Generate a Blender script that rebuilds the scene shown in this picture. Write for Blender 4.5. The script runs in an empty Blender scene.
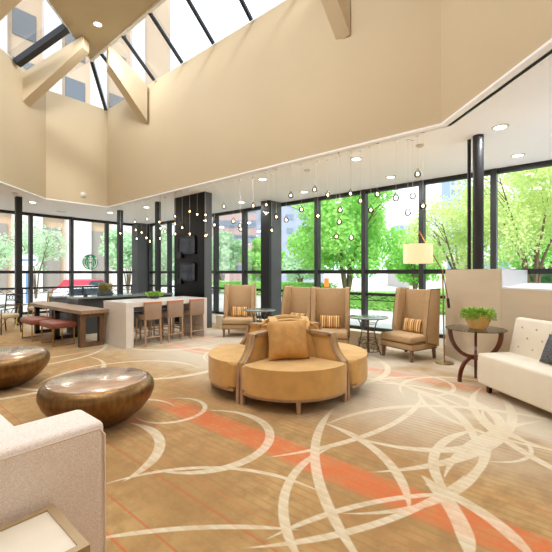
import bpy, bmesh, math, random
from mathutils import Vector, Matrix, noise
R = random.Random(11)
PI = math.pi
sc = bpy.context.scene
COL = sc.collection
H = 3.7            # lower ceiling
TW = 6.9          # top of the atrium walls
HS = 7.7           # atrium soffit

def S(r, g, b):
    f = lambda c: (c/255/12.92) if c/255 <= .04045 else ((c/255+.055)/1.055)**2.4
    return (f(r), f(g), f(b), 1)

# ------------------------------------------------------------------ materials
def mat(name, col, rough=.6, metal=0., bump=0., bscale=60., var=0., vscale=4., spec=.5, emit=None, es=0., sheen=0., stretch=None, coat=0.):
    m = bpy.data.materials.new(name); m.use_nodes = True
    nt = m.node_tree; N = nt.nodes; L = nt.links
    b = N['Principled BSDF']
    b.inputs['Base Color'].default_value = col
    b.inputs['Roughness'].default_value = rough
    b.inputs['Metallic'].default_value = metal
    b.inputs['Specular IOR Level'].default_value = spec
    if sheen: b.inputs['Sheen Weight'].default_value = sheen
    if coat: b.inputs['Coat Weight'].default_value = coat; b.inputs['Coat Roughness'].default_value = .15
    if emit: b.inputs['Emission Color'].default_value = emit; b.inputs['Emission Strength'].default_value = es
    tc = N.new('ShaderNodeTexCoord'); mp = N.new('ShaderNodeMapping'); L.new(tc.outputs['Object'], mp.inputs[0])
    if stretch: mp.inputs['Scale'].default_value = stretch
    if var:
        n = N.new('ShaderNodeTexNoise'); n.inputs['Scale'].default_value = vscale; n.inputs['Detail'].default_value = 5
        L.new(mp.outputs[0], n.inputs['Vector'])
        r = N.new('ShaderNodeValToRGB'); r.color_ramp.elements[0].position = .3; r.color_ramp.elements[1].position = .7
        r.color_ramp.elements[0].color = tuple(c*(1-var) for c in col[:3])+(1,)
        r.color_ramp.elements[1].color = tuple(min(1, c*(1+var)) for c in col[:3])+(1,)
        L.new(n.outputs[0], r.inputs[0]); L.new(r.outputs[0], b.inputs['Base Color'])
    if bump:
        n2 = N.new('ShaderNodeTexNoise'); n2.inputs['Scale'].default_value = bscale; n2.inputs['Detail'].default_value = 3
        L.new(mp.outputs[0], n2.inputs['Vector'])
        bp = N.new('ShaderNodeBump'); bp.inputs['Strength'].default_value = bump; bp.inputs['Distance'].default_value = .01
        L.new(n2.outputs[0], bp.inputs['Height']); L.new(bp.outputs[0], b.inputs['Normal'])
    return m

def glass_mat(name, tint, refl=.5):
    m = bpy.data.materials.new(name); m.use_nodes = True
    nt = m.node_tree; N = nt.nodes; L = nt.links; N.remove(N['Principled BSDF'])
    out = N['Material Output']; t = N.new('ShaderNodeBsdfTransparent'); g = N.new('ShaderNodeBsdfGlossy')
    t.inputs[0].default_value = tint; g.inputs['Roughness'].default_value = .03
    fr = N.new('ShaderNodeFresnel'); fr.inputs[0].default_value = 1.45
    mu = N.new('ShaderNodeMath'); mu.operation = 'MULTIPLY'; mu.inputs[1].default_value = refl
    mx = N.new('ShaderNodeMixShader')
    L.new(fr.outputs[0], mu.inputs[0]); L.new(mu.outputs[0], mx.inputs[0]); L.new(t.outputs[0], mx.inputs[1]); L.new(g.outputs[0], mx.inputs[2])
    L.new(mx.outputs[0], out.inputs[0])
    return m

def stripe_mat(name, cols, axis='X', scale=12.):
    m = mat(name, cols[0], .85); nt = m.node_tree; N = nt.nodes; L = nt.links
    tc = N.new('ShaderNodeTexCoord'); sp = N.new('ShaderNodeSeparateXYZ'); L.new(tc.outputs['Object'], sp.inputs[0])
    mu = N.new('ShaderNodeMath'); mu.operation = 'MULTIPLY_ADD'; mu.inputs[1].default_value = scale; mu.inputs[2].default_value = 50
    fr = N.new('ShaderNodeMath'); fr.operation = 'FRACT'
    L.new(sp.outputs[axis], mu.inputs[0]); L.new(mu.outputs[0], fr.inputs[0])
    r = N.new('ShaderNodeValToRGB'); r.color_ramp.interpolation = 'CONSTANT'
    e = r.color_ramp.elements; e[0].color = cols[0]; e[1].position = 1/len(cols); e[1].color = cols[1]
    for i in range(2, len(cols)):
        q = e.new(i/len(cols)); q.color = cols[i]
    L.new(fr.outputs[0], r.inputs[0]); L.new(r.outputs[0], N['Principled BSDF'].inputs['Base Color'])
    return m

def tweed_mat(name, c1, c2, scale=260, rough=.95):
    m = mat(name, c1, rough, spec=.15); nt = m.node_tree; N = nt.nodes; L = nt.links
    tc = N.new('ShaderNodeTexCoord')
    n = N.new('ShaderNodeTexVoronoi'); n.inputs['Scale'].default_value = scale
    L.new(tc.outputs['Object'], n.inputs['Vector'])
    mx = N.new('ShaderNodeMix'); mx.data_type = 'RGBA'; mx.inputs[6].default_value = c1; mx.inputs[7].default_value = c2
    s2 = N.new('ShaderNodeSeparateColor'); L.new(n.outputs['Color'], s2.inputs[0]); L.new(s2.outputs[0], mx.inputs[0])
    L.new(mx.outputs[2], N['Principled BSDF'].inputs['Base Color'])
    bp = N.new('ShaderNodeBump'); bp.inputs['Strength'].default_value = .5; bp.inputs['Distance'].default_value = .003
    L.new(n.outputs['Distance'], bp.inputs['Height']); L.new(bp.outputs[0], N['Principled BSDF'].inputs['Normal'])
    return m

M = {}
M['beige'] = mat('beige_paint', S(200, 182, 150), .7, var=.03, vscale=.5)
M['soffit'] = mat('soffit_paint', S(192, 178, 150), .75)
M['white'] = mat('ceiling_white', S(250, 251, 254), .75)
M['black'] = mat('black_metal', S(38, 38, 40), .45, spec=.4)
M['grey_metal'] = mat('dark_grey_metal', S(54, 54, 57), .45, spec=.4)
M['column'] = mat('column_black', S(9, 9, 10), .3, spec=.25)
M['colgrey'] = mat('column_grey', S(84, 85, 88), .5)
M['glass'] = glass_mat('window_glass', (.97, .985, .98, 1), .35)
M['skyglass'] = glass_mat('skylight_glass', (.95, .97, 1, 1), .3)
M['marble'] = mat('tan_stone', S(206, 188, 164), .35, var=.06, vscale=1.6, spec=.4, stretch=(.4, .4, 3))
M['whitestone'] = mat('white_ledge', S(232, 230, 234), .4)
M['lowwall'] = mat('low_wall', S(222, 208, 184), .6)
M['quartz'] = mat('white_quartz', S(226, 220, 214), .25, var=.03, vscale=8)
M['slate'] = mat('slate_counter', S(70, 72, 74), .3)
M['slatetop'] = mat('counter_top', S(140, 150, 148), .08, spec=.8)
M['wood'] = mat('walnut_wood', S(160, 132, 108), .4, var=.25, vscale=3, stretch=(1, 8, 8), bump=.1)
M['midwood'] = mat('brown_wood', S(118, 90, 66), .4, var=.25, vscale=4, stretch=(8, 8, 1))
M['darkwood'] = mat('dark_wood', S(52, 38, 30), .35, var=.2, vscale=4, stretch=(8, 8, 1))
M['redwood'] = mat('red_wood', S(98, 46, 28), .28, var=.2, vscale=5, coat=.3)
M['palewood'] = mat('pale_wood', S(178, 148, 120), .4, var=.12, vscale=5, stretch=(6, 6, 1))
M['legwood'] = mat('chair_leg_wood', S(128, 100, 80), .4)
M['velvet'] = mat('gold_velvet', S(210, 168, 104), .75, var=.10, vscale=7, sheen=.25, spec=.2, bump=.15, bscale=90)
M['pillow'] = mat('gold_pillow', S(200, 154, 96), .8, var=.13, vscale=11, spec=.2, bump=.4, bscale=18)
M['wing'] = tweed_mat('tan_tweed', S(202, 172, 134), S(176, 145, 108), 180)
M['piping'] = mat('brown_piping', S(104, 72, 48), .7)
M['stripe'] = stripe_mat('striped_fabric', [S(186, 120, 60), S(222, 190, 130), S(120, 84, 50), S(214, 166, 96), S(196, 128, 62), S(238, 216, 168)], 'X', 7.5)
M['leather'] = mat('taupe_leather', S(160, 134, 114), .5, var=.06)
M['orange'] = mat('rust_leather', S(196, 118, 78), .5)
M['seatsheen'] = mat('blue_sheen_seat', S(90, 106, 124), .3)  # dark seat with the blue window reflection put into its colour
M['ottoman'] = mat('oxblood_leather', S(150, 88, 72), .42, var=.1, vscale=8)
M['gold'] = mat('brushed_gold', S(190, 156, 96), .3, metal=.9)
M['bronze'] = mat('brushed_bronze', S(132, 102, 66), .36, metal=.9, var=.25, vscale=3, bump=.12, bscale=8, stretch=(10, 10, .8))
M['bronzetop'] = mat('bronze_top_reflection', S(206, 178, 156), .2, metal=.6, var=.22, vscale=2.5, stretch=(1, 3, 1), bump=.06, bscale=5)  # paler than the body: a reflection put into the top's colour
M['tweed'] = tweed_mat('pink_tweed', S(253, 243, 236), S(224, 208, 198), 300)
M['tweedpipe'] = mat('tweed_piping', S(232, 218, 206), .9)
M['tablestone'] = mat('cream_marble', S(226, 216, 198), .35, var=.06, vscale=4)
M['champagne'] = mat('champagne_frame', S(178, 154, 120), .5, metal=.25)
M['cream'] = mat('cream_fabric', S(228, 218, 200), .8, var=.03, vscale=6, bump=.12, bscale=120)
M['creambutton'] = mat('cream_button', S(206, 192, 170), .8)
M['charcoal'] = tweed_mat('charcoal_weave', S(60, 60, 64), S(120, 120, 124), 120)
M['clearglass'] = glass_mat('table_glass', (.92, .97, .95, 1), .9)
M['bistro'] = mat('bistro_top', S(120, 128, 122), .08, spec=.8, var=.1, vscale=9)
M['iron'] = mat('wrought_iron', S(104, 88, 68), .4, metal=.6)
M['pot'] = mat('honey_wood_pot', S(206, 160, 90), .35, var=.15, vscale=7)
M['leaf'] = mat('succulent_green', S(158, 196, 84), .5, var=.35, vscale=25)
M['leafy'] = mat('succulent_pale', S(168, 160, 92), .5, var=.35, vscale=25)
M['greypot'] = mat('grey_pot', S(72, 76, 80), .5)
M['shade'] = mat('lamp_shade', S(236, 214, 176), .8, emit=S(255, 222, 170), es=.45)
M['brass'] = mat('aged_brass', S(170, 134, 88), .35, metal=.8)
M['lampdisc'] = mat('lit_lens', (1, 1, 1, 1), .5, emit=S(255, 250, 240), es=9)
M['bulb'] = mat('lit_bulb', (1, .9, .7, 1), .5, emit=S(255, 214, 160), es=10)
M['plastic'] = mat('white_plastic', S(214, 210, 200), .5)
M['globe'] = glass_mat('globe_glass', (.86, .83, .80, 1), 1.0)
M['cord'] = mat('cord_grey', S(215, 215, 215), .5)
M['screen'] = mat('dark_print', S(58, 64, 76), .12, var=.5, vscale=3)
M['frameblack'] = mat('frame_black', S(8, 8, 8), .3)
M['tanchair'] = mat('tan_leather', S(206, 184, 146), .6)
M['green'] = mat('emblem_green', S(24, 150, 96), .5)
M['emwhite'] = mat('emblem_white', S(244, 250, 246), .5)
# outside
M['asphalt'] = mat('pale_paving', S(196, 194, 190), .9, var=.08, vscale=.6)
M['grass'] = mat('grass_green', S(120, 170, 80), .9, var=.2, vscale=2)
M['bark'] = mat('bark', S(120, 102, 82), .9, var=.2, vscale=6)
def leafmat(n, c):
    m = mat(n, c, .7, var=.15, vscale=1.3, spec=.15)
    b = m.node_tree.nodes['Principled BSDF']; b.inputs['Transmission Weight'].default_value = 0
    nt = m.node_tree; tr = nt.nodes.new('ShaderNodeBsdfTranslucent'); tr.inputs[0].default_value = c
    mx = nt.nodes.new('ShaderNodeMixShader'); mx.inputs[0].default_value = .45
    nt.links.new(b.outputs[0], mx.inputs[1]); nt.links.new(tr.outputs[0], mx.inputs[2]); nt.links.new(mx.outputs[0], nt.nodes['Material Output'].inputs[0])
    return m
M['leaf1'] = leafmat('leaves_bright', S(176, 226, 130))
M['leaf2'] = leafmat('leaves_yellow', S(222, 236, 168))
M['leaf3'] = leafmat('leaves_dark', S(120, 170, 116))
M['leaf4'] = leafmat('leaves_pale', S(200, 228, 192))
M['bluebrick'] = mat('grey_blue_brick', S(158, 164, 184), .8, var=.08, vscale=.8)
M['redbrick'] = mat('pale_brick', S(196, 168, 164), .8, var=.05)
M['bwin'] = mat('far_window', S(128, 142, 160), .4, spec=.3)
M['tanstone'] = mat('tan_facade', S(196, 170, 142), .8, var=.04, vscale=.3)
M['palestone'] = mat('pale_facade', S(216, 208, 202), .8)
M['bluegrey'] = mat('blue_tower', S(160, 176, 210), .6)
M['shop'] = mat('shop_front', S(150, 140, 132), .4)
M['hwin'] = mat('hotel_window', S(112, 116, 120), .6, spec=.15)
M['red'] = mat('red_paint', S(206, 52, 74), .4)
M['carwhite'] = mat('white_paint', S(238, 240, 244), .25)
M['carblack'] = mat('car_glass', S(60, 70, 80), .15)
M['tyre'] = mat('tyre_black', S(30, 30, 30), .8)
M['signblue'] = mat('sign_blue', S(96, 140, 190), .5)
M['signorange'] = mat('sign_orange', S(240, 130, 50), .5)

# ------------------------------------------------------------------ mesh helpers
def bm_new(): return bmesh.new()
def box(bm, c, s, rz=0., bev=0., seg=2, rot=None):
    g = bmesh.ops.create_cube(bm, size=1)
    v = g['verts']
    bmesh.ops.scale(bm, vec=s, verts=v)
    if bev:
        es = list({e for x in v for e in x.link_edges})
        r = bmesh.ops.bevel(bm, geom=es, offset=bev, segments=seg, affect='EDGES', profile=.5)
        v = list({x for f in r['faces'] for x in f.verts} | {x for x in v if x.is_valid})
    m = Matrix.Translation(c) @ (rot if rot else Matrix.Rotation(rz, 4, 'Z'))
    bmesh.ops.transform(bm, matrix=m, verts=v)
    return bm
def b2(bm, x0, y0, z0, x1, y1, z1, bev=0., seg=2):
    return box(bm, ((x0+x1)/2, (y0+y1)/2, (z0+z1)/2), (abs(x1-x0), abs(y1-y0), abs(z1-z0)), 0, bev, seg)
def tube(bm, pts, r, n=8, cap=True):
    pts = [Vector(p) for p in pts]; rings = []
    rr = r if isinstance(r, (list, tuple)) else [r]*len(pts)
    up = None
    for i, p in enumerate(pts):
        d = (pts[min(i+1, len(pts)-1)]-pts[max(i-1, 0)]).normalized()
        if up is None: up = Vector((0, 0, 1)) if abs(d.z) < .9 else Vector((1, 0, 0))
        a = d.cross(up).normalized(); b = a.cross(d).normalized(); up = b
        rings.append([bm.verts.new(p+(a*math.cos(2*PI*k/n)+b*math.sin(2*PI*k/n))*rr[i]) for k in range(n)])
    for i in range(len(rings)-1):
        for k in range(n):
            bm.faces.new((rings[i][k], rings[i][(k+1) % n], rings[i+1][(k+1) % n], rings[i+1][k]))
    if cap:
        bm.faces.new(rings[0][::-1]); bm.faces.new(rings[-1])
    return bm
def lathe(bm, prof, n=32, c=(0, 0, 0)):
    rings = []
    for r, z in prof:
        if r < 1e-5: rings.append([bm.verts.new((c[0], c[1], c[2]+z))])
        else: rings.append([bm.verts.new((c[0]+r*math.cos(2*PI*k/n), c[1]+r*math.sin(2*PI*k/n), c[2]+z)) for k in range(n)])
    for a, b in zip(rings, rings[1:]):
        for k in range(n):
            q = [a[k % len(a)], a[(k+1) % n % len(a)], b[(k+1) % n % len(b)], b[k % len(b)]]
            q2 = []
            for v in q:
                if v not in q2: q2.append(v)
            if len(q2) > 2: bm.faces.new(q2)
    return bm
def prism(bm, pts, z0, z1, bev=0., seg=2):
    """vertical extrusion of a plan polygon"""
    lo = [bm.verts.new((x, y, z0)) for x, y in pts]; hi = [bm.verts.new((x, y, z1)) for x, y in pts]
    n = len(pts); fs = [bm.faces.new(lo[::-1]), bm.faces.new(hi)]
    for i in range(n): fs.append(bm.faces.new((lo[i], lo[(i+1) % n], hi[(i+1) % n], hi[i])))
    if bev:
        es = [e for e in fs[1].edges] + [e for e in fs[0].edges]
        bmesh.ops.bevel(bm, geom=es, offset=bev, segments=seg, affect='EDGES', profile=.5)
    return bm
def slab(bm, pts3, d, bev=0.):
    """polygon in 3-D extruded along vector d"""
    a = [bm.verts.new(Vector(p)) for p in pts3]; b = [bm.verts.new(Vector(p)+Vector(d)) for p in pts3]
    n = len(a); fs = [bm.faces.new(a), bm.faces.new(b[::-1])]
    for i in range(n): fs.append(bm.faces.new((a[(i+1) % n], a[i], b[i], b[(i+1) % n])))
    if bev:
        es = list({e for f in fs for e in f.edges})
        bmesh.ops.bevel(bm, geom=es, offset=bev, segments=2, affect='EDGES', profile=.5)
    return bm
def sphere(bm, c, s, u=16, v=10, fn=None):
    g = bmesh.ops.create_uvsphere(bm, u_segments=u, v_segments=v, radius=1)
    for q in g['verts']:
        p = q.co.copy()
        if fn: p = fn(p)
        q.co = Vector((p.x*s[0]+c[0], p.y*s[1]+c[1], p.z*s[2]+c[2]))
    return bm
def obj(name, bm, m, parent=None, loc=None, smooth=True, rot=None):
    bmesh.ops.recalc_face_normals(bm, faces=bm.faces)
    me = bpy.data.meshes.new(name); bm.to_mesh(me); bm.free()
    me.materials.append(m)
    if smooth:
        me.polygons.foreach_set('use_smooth', [True]*len(me.polygons))
        me.set_sharp_from_angle(angle=math.radians(38))
    o = bpy.data.objects.new(name, me); COL.objects.link(o)
    if parent: o.parent = parent
    if loc: o.location = loc
    if rot: o.rotation_euler = rot
    return o
def tag(o, label, cat, group=None, kind=None):
    if label: o['label'] = label
    if cat: o['category'] = cat
    if group: o['group'] = group
    if kind: o['kind'] = kind
    return o
def thing(name, label, cat, loc=(0, 0, 0), rz=0., group=None, kind=None):
    o = bpy.data.objects.new(name, None); COL.objects.link(o); o.empty_display_size = .1
    o.location = loc; o.rotation_euler = (0, 0, rz)
    return tag(o, label, cat, group, kind)
def struct(name, bm, m, parent=None, label=None, **k):
    o = obj(name, bm, m, parent, **k)
    if not parent: o['kind'] = 'structure'
    if label: o['label'] = label
    return o
def dup(root, loc, rz=None, label=None, group=None):
    def cp(o, par):
        c = o.copy(); COL.objects.link(c)
        if par: c.parent = par
        for ch in [x for x in list(o.children)]: cp(ch, c)
        return c
    r = cp(root, None); r.location = loc
    if rz is not None: r.rotation_euler = (0, 0, rz)
    if label: r['label'] = label
    if group: r['group'] = group
    return r

# ------------------------------------------------------------------ camera
cam = bpy.data.cameras.new('camera'); co = bpy.data.objects.new('camera', cam); COL.objects.link(co)
co.location = (0, 0, 1.5); co.rotation_euler = (PI/2, 0, math.radians(40.4))
cam.sensor_width = 36; cam.lens = 370/552*36; cam.shift_y = -3/552; cam.clip_end = 500
sc.camera = co

# ------------------------------------------------------------------ carpet
def carpet():
    m = bpy.data.materials.new('patterned_carpet'); m.use_nodes = True
    nt = m.node_tree; N = nt.nodes; L = nt.links; b = N['Principled BSDF']
    b.inputs['Roughness'].default_value = .9; b.inputs['Specular IOR Level'].default_value = .25
    b.inputs['Sheen Weight'].default_value = .15
    geo = N.new('ShaderNodeNewGeometry'); pos = geo.outputs['Position']
    def math_(op, a, b_=None, c=None, clamp=False):
        n = N.new('ShaderNodeMath'); n.operation = op; n.use_clamp = clamp
        for i, v in enumerate((a, b_, c)):
            if v is None: continue
            if isinstance(v, (int, float)): n.inputs[i].default_value = v
            else: L.new(v, n.inputs[i])
        return n.outputs[0]
    def vmath(op, a, b_):
        n = N.new('ShaderNodeVectorMath'); n.operation = op
        for i, v in enumerate((a, b_)):
            if isinstance(v, tuple): n.inputs[i].default_value = v
            else: L.new(v, n.inputs[i])
        return n
    def noise_(scale, detail=3, vec=None, rough=.5):
        n = N.new('ShaderNodeTexNoise'); n.inputs['Scale'].default_value = scale; n.inputs['Detail'].default_value = detail
        n.inputs['Roughness'].default_value = rough; L.new(vec or pos, n.inputs['Vector']); return n.outputs[0]
    def mix(f, a, c):
        n = N.new('ShaderNodeMix'); n.data_type = 'RGBA'; L.new(f, n.inputs[0])
        for i, v in ((6, a), (7, c)):
            if isinstance(v, tuple): n.inputs[i].default_value = v
            else: L.new(v, n.inputs[i])
        return n.outputs[2]
    def ramp(v, a, b_):   # smoothstep
        n = N.new('ShaderNodeMapRange'); n.interpolation_type = 'SMOOTHSTEP'; L.new(v, n.inputs[0])
        n.inputs[1].default_value = a; n.inputs[2].default_value = b_; return n.outputs[0]
    sp = N.new('ShaderNodeSeparateXYZ'); L.new(pos, sp.inputs[0]); x, y = sp.outputs[0], sp.outputs[1]
    # ground colours
    n1 = noise_(1.1, 4); n2 = noise_(6, 5, rough=.65); n3 = noise_(38, 2)
    col = mix(ramp(n1, .35, .65), S(186, 153, 100), S(166, 130, 80))
    col = mix(math_('MULTIPLY', ramp(n2, .40, .66), .7), col, S(150, 116, 70))
    # daylight reflected off the carpet, painted as a paler patch towards the window seats
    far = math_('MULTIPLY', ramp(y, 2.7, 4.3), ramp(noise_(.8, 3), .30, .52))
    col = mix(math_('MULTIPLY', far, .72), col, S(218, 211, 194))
    # fine stripes running with the windows
    yy = math_('ADD', y, math_('MULTIPLY', noise_(.5, 1), .05))
    fr = math_('FRACT', math_('MULTIPLY', yy, 15.0))
    ln = math_('SUBTRACT', 1.0, ramp(math_('ABSOLUTE', math_('SUBTRACT', fr, .5)), .10, .2))
    cell = N.new('ShaderNodeTexWhiteNoise'); cell.noise_dimensions = '1D'; L.new(math_('FLOOR', math_('MULTIPLY', yy, 15.0)), cell.inputs['W'])
    sm = N.new('ShaderNodeMapping'); L.new(pos, sm.inputs[0]); sm.inputs['Scale'].default_value = (.35, 1.4, 1)
    area = ramp(noise_(.9, 2, sm.outputs[0]), .36, .6)
    near_band = math_('SUBTRACT', 1.0, ramp(math_('ABSOLUTE', math_('SUBTRACT', y, 2.3)), .5, 1.3))
    st = math_('MULTIPLY', ln, math_('MAXIMUM', math_('MULTIPLY', area, .8), near_band))
    st = math_('MULTIPLY', st, math_('ADD', .25, math_('MULTIPLY', cell.outputs['Value'], .6)))
    scol = mix(cell.outputs['Value'], S(146, 108, 70), S(194, 126, 76))
    col = mix(st, col, scol)
    # orange bands
    def band(yc, hw, x0, x1, s):
        nonlocal col
        w = math_('SUBTRACT', 1.0, ramp(math_('ABSOLUTE', math_('SUBTRACT', yy, yc)), hw*.55, hw))
        e = math_('MULTIPLY', ramp(x, x0-.4, x0+.4), math_('SUBTRACT', 1.0, ramp(x, x1-.4, x1+.4)))
        k = math_('MULTIPLY', math_('MULTIPLY', w, e), math_('MULTIPLY', math_('ADD', s*.5, math_('MULTIPLY', fr, s*.4)), math_('ADD', .55, math_('MULTIPLY', ramp(n2, .3, .6), .45))))
        col = mix(k, col, S(220, 106, 56))
    band(2.46, .19, -3.7, 4, .95); band(5.35, .16, -4.0, -.8, .6); band(4.5, .22, -6.8, -5.2, .55); band(1.95, .12, -4.6, -3.3, .45)
    band(5.5, .2, -9, -6.6, .4); band(.2, .15, -3, 2, .6); band(2.5, .2, -6.3, -5, .4)
    # thin red lines in the front left
    for yc in (.83, .99, 1.17, 1.52):
        w = math_('SUBTRACT', 1.0, ramp(math_('ABSOLUTE', math_('SUBTRACT', y, yc)), .004, .012))
        col = mix(math_('MULTIPLY', w, .65), col, S(186, 96, 54))
    # pale ribbons: centre x, y, radius, direction of the arc's middle, half span, width
    A = [(-2.73, 2.15, .63, .56, 1.9, .075), (-3.25, 1.23, .69, 1.04, .95, .08), (-3.52, 2.35, .37, .4, 2.4, .05), (.27, -.72, 2.91, 2.35, .22, .04),
         (-1.45, .91, 1.22, 2.2, .75, .04), (-.68, 2.49, 1.05, -2.66, .75, .06), (.56, 4.12, 2.79, -2.5, .45, .07), (-2.08, 1.82, 1.31, .97, .6, .07),
         (-4.34, 3.9, 2.86, -.18, .45, .06), (.86, .99, 2.32, 2.59, .32, .045), (-3.32, 3.25, 2.62, -.43, .35, .05), (.06, 3.36, 1.06, -3.01, .75, .07),
         (-2.3, 3.27, 1.65, .03, .42, .06), (1.59, 3.18, 2.43, 2.89, .4, .06), (-1.61, 1.82, 1.17, .61, .38, .09), (-.9, 1.85, .84, 1.09, .5, .08),
         (-1.85, 5.04, .51, .29, 1.5, .05), (-.49, 5.1, 1.22, -2.11, .85, .05), (-.79, 3.72, .41, .34, 1.7, .035), (-2.06, 4.65, .74, -2.94, 1.4, .06),
         (-2.21, 2.88, 1.99, 1.55, .8, .05), (-5.6, 3.6, 1.15, .6, 2.0, .09), (-6.2, 2.9, 1.5, -1.2, 1.5, .06), (-4.7, 4.9, .9, 2.4, 2.4, .06),
         (-3.6, 5.0, 1.3, .5, 1.6, .08), (-5.3, 1.6, 1.2, .9, 1.5, .06), (-2.4, 4.9, 1.6, 3.0, .9, .08), (-8.3, 2.2, 1.5, .5, 1.6, .07),
         (-1.2, 5.0, .75, 2.6, 1.4, .05), (-5.9, 5.3, .9, -.4, 1.6, .06), (-3.1, 5.6, .7, -1.9, 1.3, .07), (.6, 1.2, 1.3, 1.6, 1.2, .06), (-9.5, 2.6, 2.2, -.6, .9, .07),
         (-1.6, 4.0, .95, .3, 2.2, .09), (-2.6, 3.1, 1.9, .75, .6, .08), (-.3, 3.0, 1.7, 2.2, .9, .07), (-2.9, 4.2, 2.3, -.1, .7, .08), (.9, 5.2, 2.0, -2.5, .8, .07), (-.2, 4.6, .7, -1.6, 1.9, .05),
         (-6.6, 1.6, 1.3, .2, 1.7, .07), (-7.2, 4.9, 1.2, -1.0, 1.6, .08), (-5.0, 2.6, 1.1, 2.7, 1.5, .06), (-4.6, 6.0, 1.3, -1.6, 1.2, .08), (-3.7, 1.9, .55, 2.9, 1.6, .05),
         (-4.3, .9, 1.0, 1.4, 1.2, .05), (-.9, 4.3, 1.5, 2.9, .7, .05), (-2.0, 3.1, 1.35, -.25, .7, .045)]
    rib = None
    for cx, cy, r, th, half, w in A:
        d = vmath('SUBTRACT', pos, (cx, cy, 0)).outputs[0]
        ln_ = vmath('LENGTH', d, (0, 0, 0)).outputs['Value']
        nz = vmath('NORMALIZE', d, (0, 0, 0)).outputs[0]
        dt = vmath('DOT_PRODUCT', nz, (math.cos(th), math.sin(th), 0)).outputs['Value']
        k = ramp(dt, math.cos(min(PI, half)), math.cos(min(PI, half)*.35))
        ww = math_('MULTIPLY', math_('ADD', .25, math_('MULTIPLY', k, .75)), w*.62)
        dist = math_('ABSOLUTE', math_('SUBTRACT', ln_, r))
        e = math_('MULTIPLY', math_('SUBTRACT', ww, dist), 110.0, clamp=True)
        e = math_('MULTIPLY', e, math_('MULTIPLY', k, 12.0, clamp=True))
        e = math_('MULTIPLY', e, .8)
        rib = e if rib is None else math_('MAXIMUM', rib, e)
    rib = math_('MULTIPLY', rib, math_('ADD', .72, math_('MULTIPLY', fr, .28)))
    rib = math_('MULTIPLY', rib, math_('ADD', .6, math_('MULTIPLY', ramp(n2, .3, .6), .4)))
    col = mix(rib, col, S(228, 218, 192))
    g = math_('ADD', .93, math_('MULTIPLY', n3, .14))
    mm = N.new('ShaderNodeMix'); mm.data_type = 'RGBA'; mm.blend_type = 'MULTIPLY'; mm.inputs[0].default_value = 1
    cc = N.new('ShaderNodeCombineColor'); [L.new(g, cc.inputs[i]) for i in range(3)]
    L.new(col, mm.inputs[6]); L.new(cc.outputs[0], mm.inputs[7]); L.new(mm.outputs[2], b.inputs['Base Color'])
    bp = N.new('ShaderNodeBump'); bp.inputs['Strength'].default_value = .25; bp.inputs['Distance'].default_value = .004
    L.new(noise_(300, 2), bp.inputs['Height']); L.new(bp.outputs[0], b.inputs['Normal'])
    return m
XW, XE, YN, YS = -15.65, 3.5, 9.0, -5.0
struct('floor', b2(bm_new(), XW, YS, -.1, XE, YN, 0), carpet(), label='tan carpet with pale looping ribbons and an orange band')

# ------------------------------------------------------------------ lower ceiling with the atrium opening
OPEN = [(-12.2, 5.7), (-12.2, 3.9), (-6.5, -1.8), (-6.5, -3.5), (2, -3.5), (2, 2.03), (-1.67, 5.7)]
def offset(pts, d):
    out = []; n = len(pts)
    for i in range(n):
        p0, p1, p2 = Vector(pts[i-1]), Vector(pts[i]), Vector(pts[(i+1) % n])
        e1 = (p1-p0).normalized(); e2 = (p2-p1).normalized()
        n1 = Vector((e1.y, -e1.x)); n2 = Vector((e2.y, -e2.x))   # outward for the orientation of OPEN (checked below)
        k = (n1+n2); k = k/k.dot(n1)
        out.append(tuple(p1+k*d))
    return out
area2 = sum(OPEN[i-1][0]*OPEN[i][1]-OPEN[i][0]*OPEN[i-1][1] for i in range(len(OPEN)))
bm = bm_new()
def loop(pts, z):
    v = [bm.verts.new((x, y, z)) for x, y in pts]
    return [bm.edges.new((v[i], v[(i+1) % len(v)])) for i in range(len(v))]
es = loop([(XW, YS), (XE, YS), (XE, YN), (XW, YN)], H) + loop(offset(OPEN, .05 if area2 > 0 else -.05), H)
bmesh.ops.triangle_fill(bm, edges=es, use_beauty=True)
g = bmesh.ops.extrude_face_region(bm, geom=list(bm.faces)); bmesh.ops.translate(bm, vec=(0, 0, .15), verts=[v for v in g['geom'] if isinstance(v, bmesh.types.BMVert)])
struct('ceiling', bm, M['white'], smooth=False, label='flat white lower ceiling around the atrium')
# atrium upstand walls (0.2 thick, outside the opening)
OUT = offset(OPEN, .2 if area2 > 0 else -.2)
OUTs = offset(OPEN, .02 if area2 > 0 else -.02)
names = ['wall_atrium_west', 'wall_atrium_southwest', 'wall_atrium_left', 'wall_atrium_south', 'wall_atrium_right', 'wall_atrium_northeast', 'wall_atrium_north']
tops = [TW, TW, HS+.2, HS+.2, HS+.2, HS+.2, TW]
for i in range(7):
    j = (i+1) % 7
    struct(names[i], prism(bm_new(), [OPEN[i], OPEN[j], OUT[j], OUT[i]], H, tops[i]), M['beige'], smooth=False)
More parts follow.
